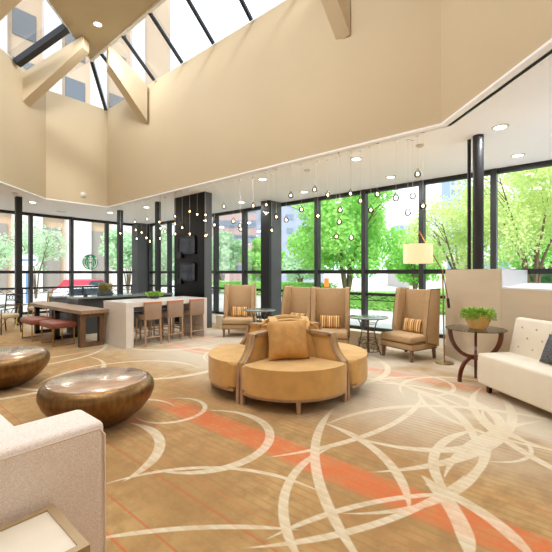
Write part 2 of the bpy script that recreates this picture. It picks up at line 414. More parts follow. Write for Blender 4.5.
# white edge strip and the dark air slot in the ceiling beside it
a_, b_, c_ = offset(OPEN, .0), offset(OPEN, .12 if area2 > 0 else -.12), offset(OPEN, .132 if area2 > 0 else -.132)
bm = bm_new()
for i in (6, 0, 1, 5):
    j = (i+1) % 7
    prism(bm, [a_[i], a_[j], offset(OPEN, .1 if area2 > 0 else -.1)[j], offset(OPEN, .1 if area2 > 0 else -.1)[i]], H-.03, H)
struct('trim_1', bm, M['white'], smooth=False, label='white edge strip around the atrium opening')
bm = bm_new()
for i in (6, 5, 0, 1):
    j = (i+1) % 7
    prism(bm, [b_[i], b_[j], c_[j], c_[i]], H-.006, H)
    if i == 5:
        d1, d2 = offset(OPEN, .15 if area2 > 0 else -.15), offset(OPEN, .162 if area2 > 0 else -.162)
        prism(bm, [d1[i], d1[j], d2[j], d2[i]], H-.006, H)
struct('trim_2', bm, M['black'], smooth=False, label='thin dark air slot in the ceiling by the atrium edge')
# high soffit
TIP = (-11.1, 4.75)
SOF = [TIP, (-4.55, -1.8), (-6.5, -1.8), (-6.5, -3.5), (2, -3.5), (2, 2.03), (-.72, 4.75)]
struct('ceiling_soffit', prism(bm_new(), SOF, HS, HS+.2), M['soffit'], smooth=False, label='beige upper soffit at the top of the atrium')
bm = bm_new()
prism(bm, [TIP, (-.72, 4.75), (-.72, 4.68), (-11.05, 4.68)], HS-.05, HS)
prism(bm, [TIP, (-11.02, 4.66), (-4.5, -1.86), (-4.58, -1.82)], HS-.05, HS)
struct('trim_3', bm, M['white'], smooth=False, label='pale fascia along the soffit edge')
# skylight glazing
def pane(n, pts, bars, label):
    o = struct(f'window_{n}', slab(bm_new(), pts, (0, 0, .02)), M['skyglass'], smooth=False, label=label)
    for p, q, w in bars:
        p, q = Vector(p), Vector(q); d = q-p
        side = d.cross(Vector((0, 0, 1))).normalized()*w/2; up = side.cross(d).normalized()*w*.9
        if up.z > 0: up = -up
        bb = slab(bm_new(), [p-side, p+side, q+side, q-side], up)
        obj('glazing_bar', bb, M['black'], o, smooth=False)
    return o
pane(1, [(-12.2, 5.7, TW), (-1.67, 5.7, TW), (-.72, 4.75, HS), (-11.1, 4.75, HS)],
     [((X, 5.68, TW), (X, 4.76, HS), .07) for X in (-10.5, -9.28, -7.97, -6.74, -5.5, -4.27, -3.03, -1.85)], 'sloping skylight glass over the long atrium wall')
pane(2, [(-12.2, 5.7, TW), (-11.1, 4.75, HS), (-12.2, 3.9, TW)], [((-12.15, 5.65, TW), (-11.1, 4.75, HS), .09)], 'triangular skylight pane at the atrium corner')
pane(3, [(-12.2, 3.9, TW), (-11.1, 4.75, HS), (-4.55, -1.8, HS), (-6.5, -1.8, TW)],
     [((-11.15, 2.87, TW), (-10.0, 3.62, HS-.02), .17), ((-9.2, .9, TW), (-8.1, 1.72, HS-.02), .17)], 'sloping skylight glass on the left of the atrium')
def beam(a, b, za, zb, w, label):
    a, b = Vector((a[0], a[1], 0)), Vector((b[0], b[1], 0)); s = (b-a).cross(Vector((0, 0, 1))).normalized()*w/2
    pts = [a+Vector((0, 0, za[0])), b+Vector((0, 0, zb[0])), b+Vector((0, 0, zb[1])), a+Vector((0, 0, za[1]))]
    bm = slab(bm_new(), [p-s for p in pts], s*2)
    tag(obj('beam', bm, M['beige'], smooth=False), label, 'beam', 'raking beams under the skylight', 'structure')
beam((-11.5, 3.2), (-10.18, 4.20), (6.0, 6.76), (7.4, 7.695), .3, 'beige raking beam left of the soffit tip')
beam((-9.83, 1.53), (-8.75, 2.35), (6.0, 6.72), (7.2, 7.69), .3, 'beige raking beam at the upper left corner of the photo')
beam((-9.80, 5.7), (-10.12, 4.75), (5.8, 6.83), (7.15, 7.69), .46, 'beige raking beam right of the soffit tip')
beam((-3.3, 5.7), (-3.5, 4.75), (5.6, 6.83), (7.0, 7.69), .3, 'beige raking beam on the long wall at top centre')

# ------------------------------------------------------------------ outer walls and windows
struct('wall_south', b2(bm_new(), XW, YS-.2, 0, XE, YS, H), M['beige'], smooth=False)
struct('wall_east', b2(bm_new(), XE, YS, 0, XE+.2, YN, H), M['beige'], smooth=False)
struct('wall_west', b2(bm_new(), XW-.2, YS, 0, XW, -1.1, H), M['beige'], smooth=False)
wn = 4
def window(p0, p1, axis, label):
    """bay between two mullion centres; axis 'x' = north wall, 'y' = west wall"""
    global wn
    root = thing(f'window_{wn}', None, None, kind='structure'); wn += 1
    root['label'] = label
    L_ = p1-p0
    if axis == 'x': root.location = (p0, YN, 0); root.rotation_euler = (0, 0, 0)
    else: root.location = (XW, p0, 0); root.rotation_euler = (0, 0, PI/2)
    f = bm_new()
    y0, y1 = (-.06, .06)
    b2(f, 0, y0, H-.1, L_, y1, H); b2(f, 0, y0, 0, L_, y1, .08)
    b2(f, 0, y0, 1.48, L_, y1, 1.585); b2(f, 0, y0*.8, .91, L_, y1*.8, .98)
    obj('window_frame', f, M['black'], root, smooth=False)
    m = bm_new(); b2(m, -.055, -.09, 0, .055, .09, H-.003); obj('mullion', m, M['grey_metal'], root, smooth=False)
    gl = bm_new(); b2(gl, .05, -.006, .05, L_-.05, .006, H-.05); obj('glass', gl, M['glass'], root, smooth=False)
nx = [-15.07+1.5*i for i in range(13)]
where = ['behind the far corner column', 'left of the black column', 'behind the black column', 'just right of the black column', 'left of the grey pier', 'right of the grey pier',
         'behind the twin wing chairs', 'behind the tall bistro table', 'behind the lit lamp shade', 'behind the round pillar', 'above the white ledge', 'at the far right']
for i in range(12): window(nx[i], nx[i+1], 'x', 'tall black-framed window bay '+where[i])
wy = [-1.1, .3, 1.7, 3.1, 4.5, 5.9, 7.3, 8.7]
wl = ['beyond the left frame edge', 'near the left frame edge', 'at the left frame edge', 'behind the first slim pillar', 'left of the round emblem', 'with the round emblem', 'beside the corner column']
for i in range(7): window(wy[i], wy[i+1], 'y', 'tall black-framed street window '+wl[i])
struct('wall_corner', b2(bm_new(), XW+.02, 8.42, 0, -15.15, YN-.07, H-.003), M['colgrey'], smooth=False, label='dark grey corner column between the two window walls')

def pillar(x, y, r, label, z0=0., name='pillar', square=False, m='black'):
    bm = bm_new()
    if square: b2(bm, x-r, y-r, z0, x+r, y+r, H-.003)
    else: lathe(bm, [(0, z0), (r, z0), (r, H-.003), (0, H-.003)], 20, (x, y, 0))
    return tag(obj(name, bm, M[m]), label, 'pillar', 'slim black pillars', 'structure')
pillar(-12.6, 3.32, .075, 'slim black pillar at the left by the cafe chairs', square=True)
pillar(-12.6, 6.35, .075, 'slim black pillar in front of the street windows, behind the succulent pot', square=True)
pillar(-10.2, 6.35, .065, 'slim black pillar just left of the wide black column', square=True)
pillar(-1.375, 6.615, .08, 'thick round black pillar rising from the tan stone wall', z0=1.561)
pillar(-1.53, 6.72, .028, 'thin black pipe beside the thick round pillar', z0=1.561, name='pipe')
t = thing('column', 'wide black column with two framed pictures', 'column', (-8.63, 6.475, 0), kind='structure')
obj('front_panel', b2(bm_new(), -.70, -.125, 0, .68, .06, H-.003), M['column'], t, smooth=False)
obj('side_panel', b2(bm_new(), -.70, .06, 0, .70, .125, H-.003), M['colgrey'], t, smooth=False)
obj('side_strip', b2(bm_new(), .68, -.122, 0, .70, .06, H-.003), M['colgrey'], t, smooth=False)
t = thing('pier', 'dark pier standing in the window line between bays', 'pillar', (-7.55, 8.65, 0), kind='structure')
obj('pier_front', b2(bm_new(), -.17, -.3, 0, .17, -.2, H-.003), M['black'], t, smooth=False)
obj('pier_body', b2(bm_new(), -.165, -.2, 0, .175, .28, H-.003), M['colgrey'], t, smooth=False)
for z, lb in ((2.28, 'upper framed dark picture on the black column'), (1.53, 'lower framed dark picture on the black column')):
    t = thing('framed_picture', lb, 'picture', (-8.70, 6.348, z), group='framed pictures on the column')
    w, h = .40, .25
    bm = bm_new(); b2(bm, -w, -.04, -h, -w+.035, 0, h); b2(bm, w-.035, -.04, -h, w, 0, h); b2(bm, -w, -.04, h-.035, w, 0, h); b2(bm, -w, -.04, -h, w, 0, -h+.035)
    obj('frame', bm, M['frameblack'], t, smooth=False)
    obj('print', b2(bm_new(), -w+.035, -.02, -h+.035, w-.035, 0, h-.035), M['screen'], t, smooth=False)
    obj('corner_box', b2(bm_new(), -w, -.07, -h-.1, -w+.2, 0, -h+.06), M['frameblack'], t, smooth=False)

# low wall in front of the windows, stone wall with ledge
struct('wall_low', b2(bm_new(), -7.9, 6.72, 0, -3.05, 6.95, .33), M['lowwall'], smooth=False, label='low pale wall behind the wing chairs')
SB = 5.12
def on(s, x): return (x, s-x)
HI = [(-2.02, SB+2.02), (-.977, SB+.977), (-.977, 8.9), (-2.02, 8.9)]
struct('wall_stone', prism(bm_new(), HI, 0, 1.56), M['marble'], smooth=False, label='tall tan stone wall behind the glass side table')
LO = [(-.975, SB+.975), (3.49, SB+.83-3.49), (3.49, 8.9), (-.975, 8.9)]
struct('wall_ledge', prism(bm_new(), LO, 0, 1.28), M['marble'], smooth=False, label='lower tan stone wall behind the cream sofa')
struct('trim_4', prism(bm_new(), LO, 1.281, 1.30), M['whitestone'], smooth=False, label='white ledge top on the lower stone wall')
struct('trim_5', b2(bm_new(), -.976, 6.12, 1.30, -.966, 8.89, 1.56), M['whitestone'], smooth=False, label='white reveal between ledge and taller stone wall')
n2 = Vector((-1, -1))/math.sqrt(2)*.012
bl = [(-2.02, SB+2.02), (-.977, SB+.977)]
struct('baseboard_stone', prism(bm_new(), [bl[0], bl[1], (bl[1][0]+n2.x, bl[1][1]+n2.y), (bl[0][0]+n2.x, bl[0][1]+n2.y)], 0, .2), M['marble'], smooth=False)

# ------------------------------------------------------------------ ceiling fittings and lamps
LW = 23
def add_area(loc, power, size, col=(.96, .985, 1), spread=PI):
    l = bpy.data.lights.new('downlight_lamp', 'AREA'); l.shape = 'DISK'; l.size = size; l.energy = power; l.color = col; l.spread = spread
    o = bpy.data.objects.new('downlight_lamp', l); COL.objects.link(o); o.location = loc; return o
def downlight_proto():
    t = thing('recessed_downlight', 'x', 'ceiling light', (0, 0, 0), group='recessed downlights')
    obj('trim_ring', lathe(bm_new(), [(.085, -.012), (.115, -.012), (.12, 0), (.085, 0), (.085, -.012)], 24), M['plastic'], t)
    obj('lens', lathe(bm_new(), [(0, -.009), (.085, -.009), (.085, -.002), (0, -.002)], 24), M['lampdisc'], t)
    return t
dl = downlight_proto(); first = True
spots = [((-1.04, 6.43), 'right of the round pillar, nearer row'), ((-3.44, 6.43), 'above the lit lamp shade side, nearer row at centre right'), ((-5.86, 6.4), 'nearer row, second from the black column'),
         ((-1.04, 8.18), 'far row next to the right-hand windows'), ((-3.49, 8.15), 'far row above the tree window'), ((-5.91, 8.12), 'far row above the twin wing chairs'),
         ((-8.26, 8.05), 'far row just right of the black column'), ((-11.3, 6.6), 'between the two slim pillars'), ((-13.2, 3.85), 'beside the first slim pillar top'), ((-13.3, 6.33), 'left of the second slim pillar top'),
         ((-13.2, 1.3), 'added as unseen fill left of the frame along the street'), ((2.6, 4.5), 'added as fill out of frame on the right'), ((2.8, 0), 'added as fill out of frame by the east wall'), ((-9.5, -3), 'added as unseen fill behind on the left'), ((-12.5, -2), 'added as unseen fill behind by the street')]  # those outside the view are unseen lamps added to fill the interior
for (x, y), lb in spots:
    o = dl if first else dup(dl, (x, y, H)); first = False
    o.location = (x, y, H); o['label'] = 'round lit ceiling downlight '+lb
    add_area((x, y, H-.03), LW, .2)
for (x, y), lb in [((-9.35, 4.14), 'in the high beige soffit'), ((-6.5, 3.2), 'added as unseen fill in the soffit further right'), ((-3.6, 3.2), 'added as unseen fill in the soffit above the settee'), ((-5, .6), 'added as unseen fill in the soffit above the camera left'),
                   ((-2, .6), 'added as unseen fill in the soffit above the camera'), ((.5, .6), 'added as unseen fill in the soffit to the right'), ((-3, -2), 'added as unseen fill in the soffit behind')]:  # all but the leading one are out of view, added for fill light
    o = dup(dl, (x, y, HS), label='round lit downlight '+lb); add_area((x, y, HS-.03), 66, .25)
def detector(x, y, z, r, label, name='smoke_detector', rot=None, cat='smoke detector'):
    bm = bm_new(); lathe(bm, [(0, -.04), (r*.6, -.04), (r, -.015), (r, 0), (0, 0)], 20)
    o = tag(obj(name, bm, M['plastic'], loc=(x, y, z)), label, cat)
    if rot: o.rotation_euler = rot
    return o
detector(-4.62, 6.45, H, .07, 'small round ceiling detector between pendants at centre')
detector(-2.24, 6.45, H, .07, 'small round ceiling detector above the lamp shade')
detector(-12.06, 3.1, H, .08, 'small round detector beside the first slim pillar')
detector(-10.55, 4.3, HS, .07, 'small round detector near the soffit tip')
detector(-12.195, 4.95, 3.97, .085, 'round speaker cover on the beige atrium wall', 'speaker_cover', (0, PI/2+PI, 0), 'speaker')
bm = bm_new(); b2(bm, -.15, -.15, -.01, .15, .15, 0); tag(obj('air_vent', bm, M['cord'], loc=(-14.42, 5.11, H)), 'small square vent in the ceiling by the street windows', 'vent')

# pendants
PEND = [(-11.84, 5.98, 2.81), (-10.86, 5.98, 2.85), (-10.65, 6.06, 2.76), (-11.09, 6.14, 2.6), (-10.09, 5.9, 2.55), (-9.99, 5.95, 2.44), (-11.22, 6.14, 3.15), (-10.4, 6.1, 3.16), (-9.53, 5.98, 2.98), (-9.47, 5.98, 2.79),
        (-9.42, 6.1, 2.71), (-9.75, 6.14, 2.53), (-8.99, 6.14, 3.11), (-8.09, 5.98, 3.13), (-7.77, 5.98, 3.02), (-7.43, 5.98, 2.97), (-7.63, 6.14, 2.86), (-8.64, 5.9, 2.84), (-8.31, 5.9, 2.71), (-8.75, 5.98, 2.58),
        (-7.98, 5.9, 2.52), (-7.33, 5.9, 2.43), (-6.83, 6.06, 3.13), (-6.58, 6.14, 2.75), (-7.28, 6.14, 2.72), (-6.35, 6.14, 2.62), (-6.2, 6.02, 2.52), (-5.92, 6.14, 3.04), (-5.76, 5.98, 3.01),
        (-5.44, 6.06, 3.0), (-5.3, 5.9, 2.78), (-5.4, 6.2, 2.45), (-5.08, 5.98, 2.69), (-4.94, 6.14, 2.63), (-4.69, 5.98, 3.09), (-4.48, 6.06, 2.79), (-4.21, 6.14, 3.17), (-4.08, 6.06, 2.62), (-3.9, 6.14, 3.02),
        (-3.44, 6.2, 2.99), (-3.58, 6.06, 2.68), (-3.71, 6.14, 2.2), (-3.3, 5.98, 2.14), (-3.52, 5.93, 2.44), (-3.16, 6.06, 2.8), (-2.92, 5.98, 2.6), (-2.76, 5.9, 2.84), (-2.47, 5.98, 2.75), (-2.3, 6.06, 2.5),
        (-2.25, 6.14, 2.78), (-2.0, 5.9, 2.55), (-2.12, 6.0, 3.09)]
pp = thing('pendant_light', 'x', 'pendant light', (0, 0, 0), group='clear glass drop pendants on thin wires')
pc = obj('canopy', lathe(bm_new(), [(0, H-.02), (.03, H-.02), (.03, H-.001), (0, H-.001)], 12), M['white'], pp)
cordme = obj('cord', lathe(bm_new(), [(.0018, 0), (.0018, 1)], 6), M['cord'], pp)
pg = obj('glass_globe', lathe(bm_new(), [(0, -.06), (.028, -.053), (.048, -.03), (.053, -.004), (.045, .025), (.028, .05), (.014, .075), (.012, .09), (0, .09)], 16), M['globe'], pp)
pb = obj('bulb', lathe(bm_new(), [(0, -.026), (.016, -.016), (.02, 0), (.012, .018), (0, .026)], 10), M['bulb'], pp)
for i, (x, y, h) in enumerate(PEND):
    o = pp if i == 0 else dup(pp, (x, y, 0))
    o.location = (x, y, 0)
    zone = 'over the communal table beside the slim pillar' if x < -9.2 else 'in front of the black column' if x < -7.2 else 'before the windows right of the column' if x < -4.6 else 'in front of the bright tree window' if x < -2.9 else 'against white sky above the lamp shade'
    o['label'] = 'clear glass drop pendant on a wire '+zone
    o['group'] = 'glass drop pendants '+zone
    for c in o.children:
        n = c.name.split('.')[0]
        if n == 'cord': c.location = (0, 0, h+.09); c.scale = (1, 1, H-.02-h-.09)
        elif n in ('glass_globe', 'bulb'): c.location = (0, 0, h)

# ------------------------------------------------------------------ four-part settee
def settee():
    t = thing('borne_settee', 'round gold velvet settee of four seats with pale wood arms', 'settee', (-3.06, 3.84, 0))
    def lobe(r_post, r_mid, n=22, inner=.05):
        pts = [(inner, inner)]
        for i in range(n+1):
            a = PI/2*i/n; k = math.sin(2*a)**.55 if 0 < i < n else 0
            rr = r_post+(r_mid-r_post)*k
            x, y = rr*math.cos(a), rr*math.sin(a)
            pts.append((max(x, inner), max(y, inner)))
        return pts
    for q in range(4):
        rot = (0, 0, q*PI/2+PI/4-PI/4)
        bm = prism(bm_new(), lobe(.86, 1.04), .17, .47, .045, 4)
        s = obj('seat', bm, M['velvet'], t, rot=rot)
        obj('seat_rail', prism(bm_new(), lobe(.86, 1.02, inner=.08), .135, .17), M['palewood'], t, rot=rot)
        # leg in the middle of the lobe
        a = PI/4; c = Vector((math.cos(a), math.sin(a), 0))*.985
        bm = bm_new(); box(bm, (c.x, c.y, .07), (.05, .05, .14), a); 
        for v in bm.verts:
            if v.co.z < .05: v.co.x += (c.x-v.co.x)*.3; v.co.y += (c.y-v.co.y)*.3
        obj('leg', bm, M['palewood'], t, rot=rot)
        # backrest: arched cushion across the quadrant
        bm = bm_new(); g = 14; rows = []
        for side in (0, 1):
            row = []
            for i in range(g+1):
                u = -1+2*i/g
                zt = .80+.12*(1-u*u)**.7
                ln = .36*u; dep = (.30 if side else .12)+.03*(1-u*u)
                col = []
                for k in range(6):
                    z = .40+(zt-.40)*k/5
                    dd = dep - (.09*k/5 if side else 0)
                    x = (dd*math.cos(a)-ln*math.sin(a)); y = (dd*math.sin(a)+ln*math.cos(a))
                    col.append(bm.verts.new((x, y, z)))
                row.append(col)
            rows.append(row)
        for side in (0, 1):
            for i in range(g):
                for k in range(5): bm.faces.new((rows[side][i][k], rows[side][i+1][k], rows[side][i+1][k+1], rows[side][i][k+1]))
        for i in range(g):
            bm.faces.new((rows[0][i][5], rows[0][i+1][5], rows[1][i+1][5], rows[1][i][5]))
            bm.faces.new((rows[0][i][0], rows[0][i+1][0], rows[1][i+1][0], rows[1][i][0]))
        for i in (0, g):
            for k in range(5): bm.faces.new((rows[0][i][k], rows[0][i][k+1], rows[1][i][k+1], rows[1][i][k]))
        bmesh.ops.remove_doubles(bm, verts=bm.verts, dist=1e-5)
        bmesh.ops.bevel(bm, geom=[e for e in bm.edges if len(e.link_faces) == 2 and e.calc_face_angle(0) > 1.0], offset=.02, segments=3, affect='EDGES')
        obj('backrest', bm, M['velvet'], t, rot=rot)
        # arm divider along +x of the quadrant
        curve = [(.66, .785), (.70, .775), (.715, .73), (.725, .67), (.745, .61), (.78, .55), (.82, .505), (.865, .465), (.875, .40)]
        prof = [(.12, .30), (.12, .78), (.44, .79)]+curve+[(.87, .30)]
        bm = slab(bm_new(), [(x, -.035, z) for x, z in prof], (0, .07, 0))
        arm = obj('arm', bm, M['velvet'], t, rot=rot)
        bm = bm_new()
        top = [(.14, .785), (.44, .79)]+curve+[(.89, .30), (.893, .0)]
        for s_ in (-1, 1):
            for (x0, z0), (x1, z1) in zip(top, top[1:]):
                d = Vector((x1-x0, 0, z1-z0)); nrm = Vector((d.z, 0, -d.x)).normalized()*.04
                y0, y1 = s_*.012, s_*.058
                slab(bm, [Vector((x0, y0, z0)), Vector((x1, y0, z1)), Vector((x1, y0, z1))+nrm, Vector((x0, y0, z0))+nrm], (0, y1-y0, 0))
        obj('arm_trim', bm, M['palewood'], arm)
    return t
settee()
def cushion(name, w, h, d, m, loc, rz, tilt, label, cat='pillow', group=None):
    bm = bm_new(); n = 14; F = []
    for s_ in (-1, 1):
        g = []
        for i in range(n+1):
            r = []
            for j in range(n+1):
                u, v = -1+2*i/n, -1+2*j/n
                th = d/2*max(0, (1-abs(u)**3))**.5*max(0, (1-abs(v)**3))**.5
                pin = 1-.06*(1-(abs(u*v))**2)*max(abs(u), abs(v))
                r.append(bm.verts.new((u*w/2*pin, s_*th, v*h/2*pin+h/2)))
            g.append(r)
        for i in range(n):
            for j in range(n): bm.faces.new((g[i][j], g[i+1][j], g[i+1][j+1], g[i][j+1]))
    bmesh.ops.remove_doubles(bm, verts=bm.verts, dist=1e-4)
    o = obj(name, bm, m); o.location = loc; o.rotation_euler = (tilt, 0, rz)
    return tag(o, label, cat, group)
# front seat faces +x -y  (angle -45): pillow normal there
cc = Vector((-3.06, 3.84)); dv = Vector((1, -1)).normalized()
p = cc+dv*.52+Vector((-.03, -.03))
cushion('throw_pillow', .50, .48, .26, M['pillow'], (p.x, p.y, .47), PI/4+.12, math.radians(-19), 'square gold throw pillow on the front seat of the round settee')

# ------------------------------------------------------------------ wing chairs (local front = -y)
def wing_chair(loc, rz, label):
    t = thing('wing_chair', label, 'chair', loc, rz, 'tan high-backed wing chairs')
    W, D = .35, .33
    for sx in (-1, 1):
        for sy in (-1, 1):
            bm = bm_new(); box(bm, (sx*(W-.045), sy*(D-.04), .1), (.05, .05, .2))
            for v in bm.verts:
                if v.co.z < .05: v.co.x = sx*(W-.045)+(v.co.x-sx*(W-.045))*.6; v.co.y += sy*.02*(1 if sy > 0 else .2)
            obj('leg', bm, M['legwood'], t)
    obj('seat_rail', b2(bm_new(), -W, -D, .19, W, D, .30, .02, 2), M['wing'], t)
    bm = b2(bm_new(), -W+.01, -D-.03, .305, W-.01, D-.1, .43, .04, 3)
    obj('seat_cushion', bm, M['wing'], t)
    bm = bm_new()
    slab(bm, [(-W+.02, D-.12, .3), (W-.02, D-.12, .3), (W-.02, D-.05, 1.2), (-W+.02, D-.05, 1.2)], (0, .09, 0), .015)
    bk = obj('backrest', bm, M['wing'], t)
    for s in (-1, 1):
        prof = [(D+.02, .22), (D+.06, 1.22), (D-.20, 1.22), (D-.25, 1.0), (D-.29, .72), (D-.32, .52), (D-.30, .30)]
        bm = slab(bm_new(), [(s*(W-.06), y, z) for y, z in prof], (s*.085, 0, 0), .012)
        wg = obj('wing', bm, M['wing'], t)
        bm = tube(bm_new(), [(s*(W+.024), y-.003, z) for y, z in prof[1:]]+[(s*(W+.024), prof[0][0], prof[0][1])], .005, 5); obj('piping', bm, M['piping'], wg)
    bm = tube(bm_new(), [(-W, -D-.004, .30), (W, -D-.004, .30), (W+.004, D, .30)], .006, 5); obj('piping', bm, M['piping'], t)
    bm = tube(bm_new(), [(-W, -D-.004, .195), (W, -D-.004, .195), (W+.004, D, .195)], .006, 5); obj('piping', bm, M['piping'], t)
    # loose lumbar pillow, a thing of its own
    ca, sa = math.cos(rz), math.sin(rz); ly = D-.235
    cushion('lumbar_pillow', .44, .25, .11, M['stripe'], (loc[0]-sa*ly, loc[1]+ca*ly, .432), rz, math.radians(-12), 'striped lumbar pillow on the '+label.split(',')[0], group='striped lumbar pillows')
def face(a): return math.radians(a+90)
wing_chair((-6.47, 6.22, 0), face(306), 'tan wing chair nearest the black column, facing forward')
wing_chair((-4.62, 6.0, 0), face(270), 'tan wing chair turned left behind the settee, in front of the pier window')
wing_chair((-3.80, 6.05, 0), face(299), 'tan wing chair right behind the settee, facing forward')
wing_chair((-2.49, 6.58, 0), face(251.5), 'tan wing chair beside the floor lamp, turned left')

# ------------------------------------------------------------------ bistro tables
def bistro(loc, r, label):
    t = thing('bistro_table', label, 'table', loc, 0, 'round bistro tables with iron lattice bases')
    obj('tabletop', lathe(bm_new(), [(0, .675), (r-.015, .675), (r, .685), (r, .695), (r-.01, .70), (0, .70)], 40), M['bistro'], t)
    for k in range(4):
        a = PI/2*k+.4
        pts = [(math.cos(a)*q, math.sin(a)*q, z) for q, z in ((.24, .005), (.22, .03), (.17, .15), (.13, .32), (.11, .45), (.15, .6), (.2, .672))]
        obj('leg', tube(bm_new(), pts, .011, 6), M['iron'], t)
    bm = bm_new()
    tube(bm, [(0, 0, .05), (0, 0, .67)], .012, 8)
    for q, z in ((.2, .08), (.17, .17), (.14, .3), (.12, .42), (.15, .58)):
        tube(bm, [(math.cos(2*PI*i/20)*q, math.sin(2*PI*i/20)*q, z) for i in range(21)], .006, 5, cap=False)
    for k in range(8):
        a = PI/4*k
        c = Vector((math.cos(a)*.165, math.sin(a)*.165, .24)); e = Vector((-math.sin(a), math.cos(a), 0))
        tube(bm, [c+(e*math.cos(2*PI*i/12)+Vector((0, 0, 1))*math.sin(2*PI*i/12))*.055 for i in range(13)], .005, 5, cap=False)
        c = Vector((math.cos(a)*.19, math.sin(a)*.19, .12))
        tube(bm, [c+(e*math.cos(2*PI*i/12)+Vector((0, 0, 1))*math.sin(2*PI*i/12))*.038 for i in range(13)], .005, 5, cap=False)
    obj('lattice', bm, M['iron'], t)
bistro((-5.55, 5.95, 0), .36, 'round bistro table between the left wing chairs')
bistro((-3.12, 6.28, 0), .36, 'round bistro table beside the turned right-hand wing chair')

# ------------------------------------------------------------------ bronze drum tables
def drum(loc, label):
    t = thing('drum_table', label, 'table', loc, R.random()*3, 'low bronze drum tables')
    prof = [(0, 0), (.19, 0), (.25, .012), (.35, .065), (.445, .14), (.515, .225), (.548, .305), (.55, .345), (.538, .385), (.515, .412), (.49, .428), (.478, .432)]
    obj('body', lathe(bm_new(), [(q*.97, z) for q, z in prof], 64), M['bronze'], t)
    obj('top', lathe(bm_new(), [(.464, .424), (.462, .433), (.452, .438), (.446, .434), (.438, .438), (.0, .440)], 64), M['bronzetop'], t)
cam_to = lambda xc, z: (xc*.7615-z*.6481, xc*.6481+z*.7615)
x, y = cam_to(-1.79, 3.74); drum((x, y, 0), 'bronze pebble-shaped drum table behind the pink tweed sofa')
x, y = cam_to(-3.63, 4.93); drum((x, y, 0), 'bronze pebble-shaped drum table cut by the left edge')

# ------------------------------------------------------------------ tweed sofa and side table in the foreground
t = thing('tweed_sofa', 'pinkish tweed sofa with high square arm in the left foreground', 'sofa', (0, 0, 0))
X1 = -1.722
obj('arm', b2(bm_new(), X1-.27, -.42, .08, X1, .80, .815, .035, 4), M['tweed'], t)
obj('arm', b2(bm_new(), X1-2.1, -.42, .08, X1-1.83, .80, .815, .035, 4), M['tweed'], t)
obj('backrest', b2(bm_new(), X1-1.83, -.42, .08, X1-.27, -.18, .815, .035, 4), M['tweed'], t)
obj('seat_base', b2(bm_new(), X1-1.83, -.18, .08, X1-.27, .76, .30, .02, 2), M['tweed'], t)
for i in range(2): obj('seat_cushion', b2(bm_new(), X1-1.82+i*.78, -.18, .30, X1-1.05+i*.78, .78, .46, .04, 3), M['tweed'], t)
for sx in (X1-2.0, X1-.1):
    for sy in (-.34, .72): obj('foot', b2(bm_new(), sx-.03, sy-.03, 0, sx+.03, sy+.03, .085), M['darkwood'], t)
bm = tube(bm_new(), [(X1-.004, -.38, .783), (X1-.004, .77, .783), (X1-.006, .795, .75), (X1-.004, .797, .10)], .006, 6)
obj('piping', bm, M['tweedpipe'], t)
t = thing('side_table', 'small side table with cream marble top and bronze frame beside the tweed sofa', 'table', (-1.69, .565, 0))
b = bm_new()
b2(b, .0295, -.5, .515, .3255, -.47, .55); b2(b, .0295, -.03, .515, .3255, 0, .55); b2(b, 0, -.5, .515, .03, 0, .5505); b2(b, .325, -.5, .515, .355, 0, .5505)
obj('frame', b, M['champagne'], t)
obj('tabletop', b2(bm_new(), .02, -.48, .52, .335, -.02, .544), M['tablestone'], t)
for sx in (.011, .344):
    for sy in (-.489, -.011): obj('leg', b2(bm_new(), sx-.011, sy-.011, 0, sx+.011, sy+.011, .516), M['champagne'], t)

# ------------------------------------------------------------------ cream sofa
rz = math.atan2(-.644, .765)
t = thing('tufted_sofa', 'armless cream sofa with buttoned back against the stone wall', 'sofa', (-1.11, 5.25, 0), rz)
obj('seat', b2(bm_new(), 0, 0, .10, 1.9, .53, .485, .035, 4), M['cream'], t)
bm = slab(bm_new(), [(.02, .43, .46), (1.88, .43, .46), (1.88, .54, .93), (.02, .54, .93)], (0, .10, 0), .03)
bk = obj('backrest', bm, M['cream'], t)
for i in range(9):
    for z in (.58, .70, .82):
        x = .16+i*.21+(.105 if abs(z-.70) < .01 else 0)
        if x < 1.85: obj('button', sphere(bm_new(), (x, .427+(z-.46)*.234, z), (.014, .008, .014), 8, 6), M['creambutton'], bk)
for sx in (.1, 1.8):
    for sy in (.10, .42): obj('foot', b2(bm_new(), sx-.022, sy-.022, 0, sx+.022, sy+.022, .105), M['darkwood'], t)
# dark pillow
v = Vector((math.cos(rz), math.sin(rz))); nn = Vector((-v.y, v.x)); p = Vector((-1.11, 5.25))+v*.78+nn*.36
cushion('throw_pillow', .45, .34, .14, M['charcoal'], (p.x, p.y, .489), rz, math.radians(-24), 'charcoal woven pillow on the cream sofa, cut by the right edge')

